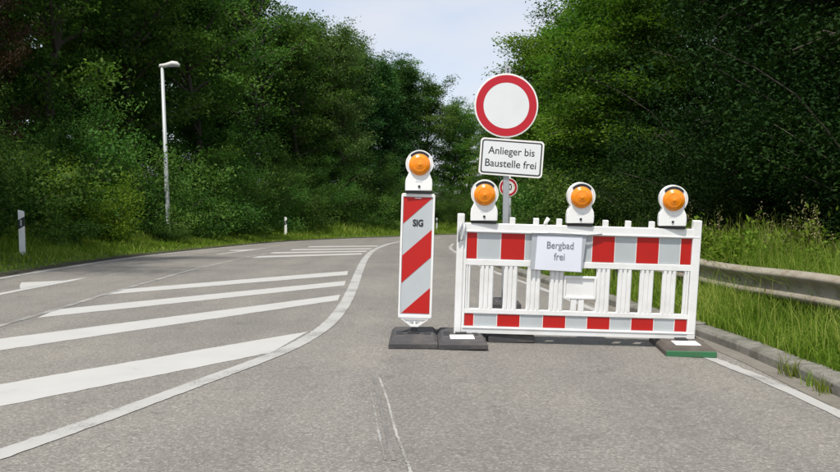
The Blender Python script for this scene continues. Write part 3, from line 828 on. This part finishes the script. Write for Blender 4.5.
def make_tree(name, seed, H, R, base, nl, n_per, leaf, style, spread=.42, flat=.5, up=.6, lead=(0, 0)):
    """trunk with limbs and twigs (one mesh) plus a crown of leaf faces that follow the twigs"""
    rs = np.random.default_rng(seed)
    root = empty(name, (0, 0, 0))
    m_leafy = flat < .35 or base > .3
    tk = MB()
    k = 9; path = []
    x = y = 0.0
    for i in range(k + 1):
        path.append((x + lead[0] * i / k, y + lead[1] * i / k, H * .93 * i / k - .15)); x += rs.normal(0, .012 * H); y += rs.normal(0, .012 * H)
    r0 = .013 * H + .03
    tk.tube(path, [r0 * (1.25 if i == 0 else 1) * (1 - .88 * i / k) for i in range(k + 1)], 9)
    P = np.array(path)
    cen = []; tone = []
    for i in range(nl):
        f = base + (0.95 - base) * ((i + rs.uniform(0, .8)) / nl)
        p0 = np.array([np.interp(f * H * .93, P[:, 2], P[:, j]) for j in range(3)])
        if style == 'conifer': pr = (1 - (f - base) / (1 - base)) ** .8 * .95 + .06; el, dr = rad(-2 + 25 * f), rad(14)
        elif style == 'layer': pr = math.sqrt(max(.05, 1 - ((f - .42) / .62) ** 2)); el, dr = rad(14 + 30 * f), rad(38)
        else: pr = math.sqrt(max(.05, 1 - ((f - .52) / .52) ** 2)); el, dr = rad(12 + 55 * f), rad(8)
        ln = R * pr * (rs.uniform(.72, 1.22) if style != 'broad' else rs.uniform(.55, 1.35)); az = i * 2.39996 + rs.normal(0, .3)
        pts = limb_path(rs, p0, az, el, ln, dr)
        tk.tube([tuple(q) for q in pts], [max(.008, r0 * (.11 if m_leafy else .42) * (1 - j / 7.6) * min(1, ln / R)) for j in range(8)], 5, cap=False)
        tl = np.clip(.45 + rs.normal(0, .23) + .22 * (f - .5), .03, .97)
        side = np.array([-math.sin(az), math.cos(az), 0])
        for j in range(2, 8):
            m = 3 if j < 5 else 2
            for s in range(m):
                w = (s - (m - 1) / 2) * ln * .17 * rs.uniform(.5, 1.6)
                c = pts[j] + side * w + np.array([rs.normal(0, .12), rs.normal(0, .12), rs.normal(0, .16) - (.05 * abs(w) if style == 'layer' else 0)])
                if abs(w) > .35: tk.tube([tuple(pts[j - 1]), tuple((pts[j - 1] + c) / 2 + np.array([0, 0, .04])), tuple(c)], [.014, .010, .004], 4, cap=False)
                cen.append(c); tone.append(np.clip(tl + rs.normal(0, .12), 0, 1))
    top = P[-1]
    for _ in range(8): cen.append(top + rs.normal(0, .3, 3) * np.array([1, 1, 1.3])); tone.append(.6)
    tk.build('trunk', M['bark'], root, smooth=True)
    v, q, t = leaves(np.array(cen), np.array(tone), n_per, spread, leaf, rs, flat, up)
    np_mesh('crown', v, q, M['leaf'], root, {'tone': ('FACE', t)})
    return root

def make_bush(name, seed, H, R, n_c, n_per, leaf):
    rs = np.random.default_rng(seed)
    root = empty(name, (0, 0, 0)); st = MB(); cen = []; tone = []
    nst = 15
    for i in range(nst):
        az = i * 2.4 + rs.normal(0, .3); el = rad(rs.uniform(32, 86))
        ln = H * rs.uniform(.75, 1.08) if el > rad(60) else R * rs.uniform(.8, 1.25)
        p0 = (rs.normal(0, R * .12), rs.normal(0, R * .12), -.05)
        pts = limb_path(rs, p0, az, el, ln, rad(35))
        st.tube([tuple(q) for q in pts], [.024 * (1 - j / 8) + .004 for j in range(8)], 5, cap=False)
        tl = np.clip(.48 + rs.normal(0, .2), .05, .95)
        for j in range(1, 8):
            for s in range(n_c):
                c = pts[j] + rs.normal(0, .16 + .05 * H, 3) * np.array([1, 1, .8]); c[2] = max(.08, c[2])
                cen.append(c); tone.append(np.clip(tl + rs.normal(0, .12), 0, 1))
    st.build('stems', M['bark'], root, smooth=True)
    v, q, t = leaves(np.array(cen), np.array(tone), n_per, .20, leaf, rs, .75, .5)
    np_mesh('foliage', v, q, M['leaf'], root, {'tone': ('FACE', t)})
    return root

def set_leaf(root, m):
    if m == 'leaf_shaded':
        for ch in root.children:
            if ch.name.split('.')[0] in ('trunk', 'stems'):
                ch.material_slots[0].link = 'OBJECT'; ch.material_slots[0].material = M['bark_shaded']
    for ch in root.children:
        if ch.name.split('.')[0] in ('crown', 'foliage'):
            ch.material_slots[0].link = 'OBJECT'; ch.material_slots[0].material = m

#            name            seed  H    R   base nl  n_per leaf style
KINDS = {
    'broad':  lambda: make_tree('leafy_tree', 11, 14, 4.0, .14, 30, 66, .17, 'broad', .36, .38),
    'broad2': lambda: make_tree('leafy_tree', 23, 14, 3.7, .10, 30, 66, .165, 'broad', .35, .38, lead=(.5, .3)),
    'slim':   lambda: make_tree('leafy_tree', 37, 14, 3.0, .10, 30, 58, .16, 'broad', .34, .42),
    'layer':  lambda: make_tree('leafy_tree', 41, 10, 3.0, .04, 46, 40, .15, 'layer', .36, .28, 1.3),
    'layer2': lambda: make_tree('leafy_tree', 53, 10, 2.7, .04, 44, 40, .14, 'layer', .36, .28, 1.3, lead=(-.5, .2)),
    'spruce': lambda: make_tree('conifer_tree', 61, 14, 2.5, .08, 60, 30, .15, 'conifer', .30, .5, .7),
    'sparse': lambda: make_tree('leafy_tree', 71, 14, 3.2, .22, 30, 15, .20, 'broad', .42),
    'canopy': lambda: make_tree('leafy_tree', 97, 14, 4.6, .36, 48, 85, .115, 'broad', .38),
    'near':   lambda: make_tree('leafy_tree', 83, 14, 4.4, .05, 60, 85, .095, 'layer', .38, .32, 1.0),
}
proto = {}
def plant(kind, x, y, h, mat, label, group, rz=None, wide=1.0, cat='tree'):
    H = {'layer': 10, 'layer2': 10}.get(kind, 14)
    if kind not in proto: proto[kind] = KINDS[kind](); o = proto[kind]
    else: o = copy_tree(proto[kind])
    k = h / H
    o.location = (x, y, tz1(x, y)); kw = (k ** .6) * wide
    o.scale = (kw, kw, k)
    o.rotation_euler = (0, 0, (x * 12.9898 + y * 78.233) % 6.283 if rz is None else rz)
    set_leaf(o, M[mat]); tag(o, label, cat, group)
    return o

GL = 'trees of the wood left of the road'
LEFT = 'tall green leafy tree in the dense wood on the bank left of the road'
FAR = 'green leafy tree in the far wood behind the bend and the striped beacon'
# wood left of the road
for i, (kind, x, y, h, lab) in enumerate([
        ('canopy', -10.2, 13.0, 14.0, 'tree with high crown above the thicket at the left edge, shading the road'), ('broad2', -16.5, 19.0, 14, None), ('broad', -9.0, 57.0, 13, None), ('broad2', -12.2, 47.5, 13, None), ('broad', -7.0, 63.5, 13, None), ('broad2', -15.5, 36.0, 14, None), ('broad', -15.6, 24.5, 14, None),
        ('broad2', -13.8, 30.0, 15, 'tall leafy tree whose crown fills the upper left behind the copper tree'),
        ('broad', -12.0, 34.0, 15, 'tall leafy tree rising right behind the street lamp'),
        ('slim', -17.5, 32.5, 15, None), ('broad2', -18.6, 27.0, 14, None),
        ('sparse', -9.6, 47.0, 14.5, 'thin tree with sky showing through its crown, right of the street lamp'),
        ('broad', -10.6, 39.0, 13.2, 'big leafy tree right of the street lamp with dense dark crown'),
        ('slim', -14.2, 40.0, 15, None), ('broad', -18.0, 40.0, 15, None), ('broad2', -20.6, 46.0, 15, None), ('broad', -24.5, 44.0, 15, None),
        ('broad2', -14.8, 46.6, 14, None), ('slim', -7.6, 50.5, 12.6, None), ('broad', -12.6, 53.5, 13.0, None), ('broad2', -19.0, 55.0, 15, None), ('broad', -26.0, 55.0, 16, None),
        ('slim', -5.3, 55.0, 13.6, 'pale feathery tree with pointed top left of the far conifers'), ('broad2', -9.6, 61.0, 13, None), ('broad', -16.5, 64.0, 14, None), ('broad', -24.0, 65.0, 16, None),
        ('spruce', -4.2, 60.5, 13.3, 'dark conifer with ragged top in the far wood, first left of the striped beacon'),
        ('spruce', -2.6, 63.5, 13.6, 'dark conifer standing highest above the striped beacon'),
        ('spruce', -1.0, 66.5, 13.6, 'dark conifer just right above the striped beacon'),
        ('broad', .2, 70.0, 11.2, None), ('broad2', 2.6, 72.5, 9.6, None), ('slim', 4.6, 76.0, 8.6, None), ('broad', 7.4, 80.0, 8.2, None), ('broad2', 10.5, 83.0, 9.5, None),
        ('broad', -6.5, 70.0, 13.5, None), ('broad2', -12.0, 76.0, 13, None), ('broad', -3.0, 76.0, 12.5, None), ('broad2', 3.4, 86.0, 8.6, None), ('broad2', -10.8, 50.5, 13.5, None), ('broad', -8.6, 66.0, 13, None), ('broad2', -5.8, 76.0, 13, None), ('broad', -14.2, 58.5, 14, None), ('broad2', -1.5, 70.5, 12, None), ('broad', -7.4, 55.0, 12.2, None), ('broad', -20.0, 76.0, 15, None), ('broad2', 14.5, 88.0, 10, None)]):
    m = 'needle' if kind == 'spruce' else 'leaf_pale' if lab and 'feathery' in lab else 'leaf_bush' if (y > 46 and i % 3 != 1) else 'leaf'
    plant(kind, x, y, h, m, lab or (LEFT if x < -5 else FAR), GL)
plant('broad2', -12.6, 23.6, 9.5, 'leaf_copper', 'copper red leaved tree at the upper left edge of the picture', None, wide=.55)

# wood right of the road
GR = 'trees of the wood right of the road'
BR = 'fresh green layered tree in the sunlit right wood above the middle of the barrier'
DK = 'dark shaded tree in the deep wood behind the guard rail on the right'
for i, (kind, x, y, h, m, lab) in enumerate([
        ('layer2', 4.9, 43.5, 8.8, 'leaf_bright', 'slender sunlit tree directly behind the round road sign'),
        ('layer', 5.6, 37.0, 9.4, 'leaf_bright', 'sunlit green tree just right of the round road sign'),
        ('layer2', 6.8, 41.0, 11.0, 'leaf_bright', BR), ('layer', 7.3, 34.0, 12.0, 'leaf_bright', BR), ('layer2', 5.8, 30.0, 7.5, 'leaf_bright', BR),
        ('layer', 8.2, 46.0, 13.5, 'leaf_bright', BR), ('layer2', 9.8, 39.5, 14.0, 'leaf_bright', BR), ('layer', 6.6, 26.5, 8.5, 'leaf_bright', BR),
        ('broad', 10.4, 50.0, 14, 'leaf', BR), ('broad2', 13.0, 45.5, 15, 'leaf', BR), ('layer', 8.4, 29.5, 13.5, 'leaf_bright', 'tall bright green tree at the edge between the sunlit and the shaded right wood'),
        ('canopy', 8.6, 13.3, 15, 'leaf_shaded', DK), ('canopy', 9.8, 18.4, 15, 'leaf_shaded', DK), ('canopy', 11.2, 23.0, 15, 'leaf_shaded', DK), ('near', 9.4, 17.0, 14.5, 'leaf_shaded', DK), ('near', 9.9, 21.0, 14, 'leaf_shaded', DK), ('near', 11.0, 24.5, 14.5, 'leaf_shaded', DK), ('near', 9.8, 11.6, 15, 'leaf_shaded', 'dark tree with a wide overhanging crown at the right edge of the picture'),  # canopy trees: high crowns mostly out of view, added to shade the wood below
        ('near', 11.6, 20.0, 15, 'leaf_shaded', DK), ('near', 12.4, 28.0, 14.5, 'leaf_shaded', DK), ('broad', 14.5, 26.0, 15, 'leaf_shaded', DK), ('broad2', 13.6, 15.2, 15, 'leaf_shaded', DK),
        ('broad', 12.4, 32.5, 15, 'leaf_shaded', DK), ('broad2', 17.5, 21.0, 15, 'leaf_shaded', DK), ('broad', 18.5, 31.0, 15, 'leaf_shaded', DK), ('broad2', 16.5, 38.0, 15, 'leaf_shaded', DK),
        ('broad2', 23.0, 37.0, 15, 'leaf_shaded', DK), ('broad', 24.5, 27.0, 15, 'leaf_shaded', DK), ('broad', 21.0, 47.0, 15, 'leaf_shaded', DK)]):
    plant(kind, x, y, h, m, lab, GR, wide=.85 if kind == 'near' else 1.0)

# shrubs
BDIM = {'a': (3.2, 2.0), 'b': (3.2, 2.0), 'c': (5.2, 3.1)}
BK = {'c': lambda: make_bush('shrub', 131, 5.2, 3.1, 6, 74, .080), 'a': lambda: make_bush('shrub', 101, 3.2, 2.2, 3, 52, .115), 'b': lambda: make_bush('shrub', 117, 3.2, 1.9, 3, 52, .10)}
bproto = {}
def shrub(k, x, y, h, w, mat, label, group):
    if k not in bproto: bproto[k] = BK[k](); o = bproto[k]
    else: o = copy_tree(bproto[k])
    o.location = (x, y, tz1(x, y) - .05); bh, bw = BDIM[k]; o.scale = (w / bw, w / bw, h / bh)
    o.rotation_euler = (0, 0, (x * 4.1 + y * 7.7) % 6.283)
    set_leaf(o, M[mat]); tag(o, label, 'shrub', group)
LS = 'dense green shrub in the thicket on the bank left of the road'
GS = 'shrubs of the left bank'
for i, (x, y, h, w, m, lab) in enumerate([
        (-11.3, 15.2, 2.4, 2.0, 'leaf_bush', LS), (-12.6, 18.2, 3.6, 2.5, 'leaf_bush', LS), (-11.2, 18.6, 2.6, 1.9, 'leaf_bush', LS), (-13.2, 21.5, 4.2, 2.7, 'leaf_bush', LS), (-11.4, 21.6, 3.2, 2.1, 'leaf_bush', LS),
        (-9.55, 23.6, 2.5, 1.55, 'leaf_yellow', 'yellow green shrub on the left bank, left of the street lamp'),
        (-10.1, 20.6, 1.5, 1.4, 'leaf_bush', LS), (-11.2, 25.0, 4.0, 2.3, 'leaf_bush', LS), (-12.6, 26.5, 4.9, 2.6, 'leaf_bush', LS), (-10.2, 27.5, 3.4, 2.0, 'leaf_bush', LS), (-10.8, 30.5, 4.0, 2.4, 'leaf_bush', LS),
        (-9.2, 30.6, 2.2, 1.6, 'leaf_bush', LS), (-9.4, 34.0, 3.4, 2.2, 'leaf_bush', LS), (-8.8, 37.5, 3.4, 2.2, 'leaf_bush', LS), (-10.8, 36.0, 4.6, 2.6, 'leaf_bush', LS), (-7.9, 42.0, 3.0, 2.0, 'leaf_bush', LS),
        (-9.3, 43.5, 4.6, 2.6, 'leaf_bush', LS), (-6.6, 45.6, 3.0, 2.0, 'leaf_bush', 'shrub low on the bank beside the second delineator'), (-7.8, 48.0, 4.6, 2.6, 'leaf_bush', LS), (-5.3, 50.5, 3.2, 2.2, 'leaf_bush', LS), (-3.8, 54.5, 3.0, 2.2, 'leaf_bush', LS), (-6.0, 53.5, 4.8, 2.6, 'leaf_bush', LS),
        (-4.0, 58.0, 4.2, 2.5, 'leaf_bush', LS), (-1.4, 60.0, 2.6, 2.2, 'leaf_bush', LS), (-1.2, 63.5, 4.4, 2.6, 'leaf_bush', LS), (1.4, 65.5, 3.4, 2.6, 'leaf_bush', LS), (3.6, 68.5, 3.6, 2.7, 'leaf_bush', LS), (6.5, 72.0, 4.0, 2.8, 'leaf_bush', LS), (10.0, 75.0, 4.0, 2.8, 'leaf_bush', LS),
        (-7.2, 50.0, 4.6, 2.8, 'leaf_bush', LS), (-8.4, 53.0, 5.4, 3.0, 'leaf_bush', LS), (-10.6, 41.0, 5.2, 3.0, 'leaf_bush', LS), (-12.0, 38.0, 5.2, 3.0, 'leaf_bush', LS), (-5.2, 58.5, 5.4, 3.0, 'leaf_bush', LS), (-2.6, 61.0, 5.4, 3.0, 'leaf_bush', LS),
        (-8.6, 27.2, .75, .9, 'leaf_bush', 'low weedy shrub around the foot of the street lamp')]):
    shrub('c' if w > 2.4 else 'ab'[i % 2], x, y, h, w, m, lab, GS if lab == LS else None)
RS_ = 'dark undergrowth shrub in the shade behind the guard rail'
RB = 'green shrub under the sunlit trees behind the barrier'
for i, (x, y, h, w, m, lab) in enumerate([
        (7.6, 12.5, 2.4, 2.2, 'leaf_shaded', RS_), (8.6, 14.0, 3.4, 2.6, 'leaf_shaded', RS_), (8.6, 12.6, 4.6, 3.2, 'leaf_shaded', RS_), (9.6, 15.0, 5.6, 3.4, 'leaf_shaded', RS_), (8.4, 18.4, 5.4, 3.2, 'leaf_shaded', RS_), (11.2, 13.4, 5.6, 3.4, 'leaf_shaded', RS_), (7.2, 16.2, 3.2, 2.4, 'leaf_shaded', RS_), (10.4, 17.0, 4.6, 3.0, 'leaf_shaded', RS_), (6.6, 14.8, 2.2, 2.0, 'leaf_shaded', RS_), (5.8, 17.6, 2.4, 2.0, 'leaf_shaded', RS_), (8.4, 17.8, 3.6, 2.6, 'leaf_shaded', RS_), (5.4, 20.5, 2.6, 2.0, 'leaf_bush', RB), (7.0, 24.0, 3.4, 2.4, 'leaf_shaded', RS_),
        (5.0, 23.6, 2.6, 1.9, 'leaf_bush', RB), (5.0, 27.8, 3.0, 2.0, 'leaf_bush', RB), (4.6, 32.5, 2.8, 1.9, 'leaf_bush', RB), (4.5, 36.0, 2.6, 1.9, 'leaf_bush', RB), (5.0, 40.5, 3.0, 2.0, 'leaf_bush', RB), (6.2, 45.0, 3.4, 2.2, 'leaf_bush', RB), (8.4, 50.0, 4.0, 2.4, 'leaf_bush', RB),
        (10.2, 14.2, 3.0, 2.4, 'leaf_shaded', RS_), (12.0, 24.0, 4.0, 2.8, 'leaf_shaded', RS_), (9.4, 21.5, 3.6, 2.6, 'leaf_shaded', RS_)]):
    shrub('c' if m == 'leaf_shaded' or w > 2.3 else 'ba'[i % 2], x, y, h, w, m, lab, 'dark shrubs behind the guard rail' if lab == RS_ else 'shrubs behind the barrier')

# ------------------------------------------------------------------ grass
def blades(x, y, z, h, w, lean, rs, tone):
    n = len(x)
    az = rs.uniform(0, 2 * np.pi, n); ln = rs.uniform(.1, 1.0, n) * lean
    d = np.stack([np.cos(az), np.sin(az), np.zeros(n)], -1); s = np.stack([-d[:, 1], d[:, 0], np.zeros(n)], -1)
    fa = rs.uniform(0, np.pi, n); s = np.stack([np.cos(fa), np.sin(fa), np.zeros(n)], -1)
    b = np.stack([x, y, z - .03], -1); up = np.array([0, 0, 1.0])
    m = b + up * (h * .55)[:, None] + d * (h * ln * .22)[:, None]
    t = b + up * (h * (1 - .35 * ln))[:, None] + d * (h * ln * .75)[:, None]
    v = np.stack([b - s * w[:, None] / 2, b + s * w[:, None] / 2, m + s * w[:, None] * .4, m - s * w[:, None] * .4, t + s * w[:, None] * .06, t - s * w[:, None] * .06], 1).reshape(-1, 3)
    i = np.arange(n)[:, None] * 6
    q = np.concatenate([i + np.array([[0, 1, 2, 3]]), i + np.array([[3, 2, 4, 5]])], 1).reshape(-1, 4)
    return v, q, np.repeat(tone, 2)
gv, gq, gt = [], [], []
def sow(n, x0, x1, y0, y1, cond, hf, wf, lean, seed, patch=(.55, 3.1)):
    rs = np.random.default_rng(seed)
    x = rs.uniform(x0, x1, n); y = rs.uniform(y0, y1, n)
    z, wood, dl, dr = terrain(x, y, True)
    k = cond(x, y, dl, dr) > rs.uniform(0, 1, n)
    x, y, z, dl, dr = x[k], y[k], z[k], dl[k], dr[k]
    pt = np.sin(x * patch[1] + 1.7 * np.sin(y * .9)) * np.sin(y * patch[1] * .7 + 2 * np.sin(x * 1.3))
    tone = np.clip(.45 + .22 * pt + rs.normal(0, .25, len(x)), 0, 1)
    h = hf(x, y, dl, dr) * rs.uniform(.45, 1.2, len(x)) * (1 + .22 * pt); w = wf(y) * rs.uniform(.7, 1.4, len(x))
    v, q, t = blades(x, y, z, h, w, lean, rs, tone)
    o = sum(len(a) for a in gv); gv.append(v); gq.append(q + o); gt.append(t)
# right verge: between kerb and guard rail, round its posts and behind it
def rail_off(x, y): return x - np.interp(y, GP[:, 1], GP[:, 0])
sow(85000, 2.0, 6.2, 3.0, 11.5, lambda x, y, dl, dr: np.where(dr > .16, np.where(rail_off(x, y) < .1, 1.0, .9), 0) * (rail_off(x, y) < 1.6),
    lambda x, y, dl, dr: np.where(rail_off(x, y) < .05, .23 + .20 * sm(.2, .8, dr), .64 + .25 * sm(7, 9.5, y) * sm(2.2, .2, rail_off(x, y))), lambda y: .0065 + .0003 * y, .9, 1)
sow(42000, 1.0, 7.5, 11.5, 40, lambda x, y, dl, dr: np.where((dr > .2) & (dr < 4.5), 1.0, 0), lambda x, y, dl, dr: .26 + .5 * sm(.9, 1.6, dr), lambda y: .012 + .0006 * y, .8, 2)
sow(9000, 3.5, 12, 6.5, 16, lambda x, y, dl, dr: np.where((rail_off(x, y) > 1.2) & (rail_off(x, y) < 3.6), 1.0, 0), lambda x, y, dl, dr: .55 + 0 * x, lambda y: .012 + 0 * y, .9, 3)
# pale dry stalks standing over the green
sow(5200, 2.6, 6.0, 3.0, 11.5, lambda x, y, dl, dr: np.where((dr > .3) & (rail_off(x, y) < 1.3), 1.0, 0), lambda x, y, dl, dr: np.where(rail_off(x, y) < .05, .52, .95) + 0 * x, lambda y: .0042 + .0002 * y, .55, 6)
gt[-1] = np.clip(gt[-1] + .5, .8, 1)
# left verge, mown near the road and longer towards the thicket
sow(90000, -12.5, -4.5, 12, 46, lambda x, y, dl, dr: np.where((dl > .28) & (dl < 5.0), 1.0 - .5 * sm(3, 5, dl), 0), lambda x, y, dl, dr: .09 + .13 * sm(.3, 1.4, dl) + .42 * sm(1.7, 3.2, dl), lambda y: .012 + .0006 * y, .8, 4)
sow(60000, -8, 8, 38, 72, lambda x, y, dl, dr: np.where((dl > .28) & (dl < 4.8), 1.0, 0), lambda x, y, dl, dr: .12 + .2 * sm(.4, 1.4, dl) + .42 * sm(1.5, 3.0, dl), lambda y: .034 + 0 * y, .8, 5)
gs = np_mesh('verge_grass', np.concatenate(gv), np.concatenate(gq), M['grass'], attr={'tone': ('FACE', np.concatenate(gt))})
tag(gs, 'green grass growing on both road verges', 'grass', kind='stuff')

# grass tufts in the gutter at the kerb
tl = [('largest grass tuft growing out of the gutter at the right kerb', 2.79, 6.05, .20, 46), ('small grass tuft in the gutter, between the two larger ones', 2.80, 5.72, .15, 26), ('grass tuft nearest the right picture edge in the kerb gutter', 2.79, 5.52, .13, 50)]
for lab, x, y, h, n in tl:
    rs = np.random.default_rng(int(x * 100 + y * 1000))
    xs = rs.normal(0, .035, n); ys = rs.normal(0, .06, n)
    v, q, t = blades(xs, ys, np.zeros(n) + .02, h * rs.uniform(.5, 1.2, n), np.full(n, .007), 1.1, rs, np.clip(rs.normal(.5, .2, n), 0, 1))
    o = np_mesh('grass_tuft', v, q, M['grass'], attr={'tone': ('FACE', t)}); o.location = (x, y, float(zg(x, y)))
    tag(o, lab, 'grass tuft', 'grass tufts in the kerb gutter')

# tall weeds behind the guard rail
def make_weed(seed, H, seedy):
    rs = np.random.default_rng(seed); r = empty('weed_plant', (0, 0, 0)); st = MB(); cen = []; tops = []
    for k in range(4):
        pts = limb_path(rs, (rs.normal(0, .05), rs.normal(0, .05), -.03), rs.uniform(0, 6.28), rad(rs.uniform(74, 88)), H * rs.uniform(.75, 1.05), rad(18))
        st.tube([tuple(p) for p in pts], [.006, .006, .005, .005, .004, .004, .003, .002], 5, cap=False)
        for j in range(1, 7): cen += [pts[j] + rs.normal(0, .05, 3) for _ in range(3)]
        tops.append(pts[-1]); tops.append(pts[-2])
    st.build('stalk', M['straw'] if seedy else M['grass'], r, smooth=True)
    v, q, t = leaves(np.array(cen), np.full(len(cen), .25), 7 if not seedy else 2, .055, .075, rs, .8, .5)
    np_mesh('leaves', v, q, M['grass'], r, {'tone': ('FACE', t)})
    if seedy:
        v, q, t = leaves(np.array(tops), np.full(len(tops), .5), 14, .030, .030, rs, 2.0, .3)
        np_mesh('seed_head', v, q, M['straw'], r, {'tone': ('FACE', t)})
    return r
wp = {}
for i, (x, y, h, sd_, lab) in enumerate([
        (3.42, 10.2, 1.0, 0, 'leafy green weed right beside the barrier post behind the guard rail'), (3.62, 9.9, .95, 0, None), (3.95, 10.4, 1.15, 1, 'tall dry seed stalk behind the guard rail, nearest the barrier'), (3.75, 9.4, .85, 0, None), (4.1, 9.8, 1.0, 0, None),
        (4.35, 9.5, 1.02, 1, None), (4.7, 9.6, 1.25, 1, 'highest seed stalk in the middle of the weeds behind the guard rail'), (4.6, 9.0, .8, 0, None), (4.9, 9.2, 1.05, 1, None), (4.85, 8.6, .75, 0, None), (5.1, 8.6, .8, 0, None), (5.3, 8.8, .95, 1, 'dry seed stalk in the weeds, nearest the right edge'), (4.55, 8.2, .7, 0, None), (3.30, 10.6, 1.12, 0, None), (3.5, 10.5, 1.2, 0, None), (3.75, 10.1, 1.05, 0, None), (3.4, 9.7, .9, 0, None), (3.9, 9.6, .95, 0, None), (4.2, 10.6, 1.15, 0, None), (4.5, 10.2, 1.0, 0, None), (3.6, 11.0, 1.2, 1, None), (4.0, 9.8, 1.2, 1, None), (5.0, 9.9, 1.2, 1, None), (3.25, 11.2, .95, 0, None), (3.5, 11.6, 1.1, 1, None)]):
    if sd_ not in wp: wp[sd_] = make_weed(201 + sd_, 1.0, sd_); o = wp[sd_]
    else: o = copy_tree(wp[sd_])
    x = max(x, float(np.interp(y, GP[:, 1], GP[:, 0])) + .30)
    o.location = (x, y, tz1(x, y)); o.scale = (1, 1, h); o.rotation_euler = (0, 0, i * 1.9)
    d = 'dry seed stalk among the tall weeds behind the guard rail' if sd_ else 'leafy green weed among the tall weeds behind the guard rail'
    tag(o, lab or d, 'weed', 'tall weeds behind the guard rail')
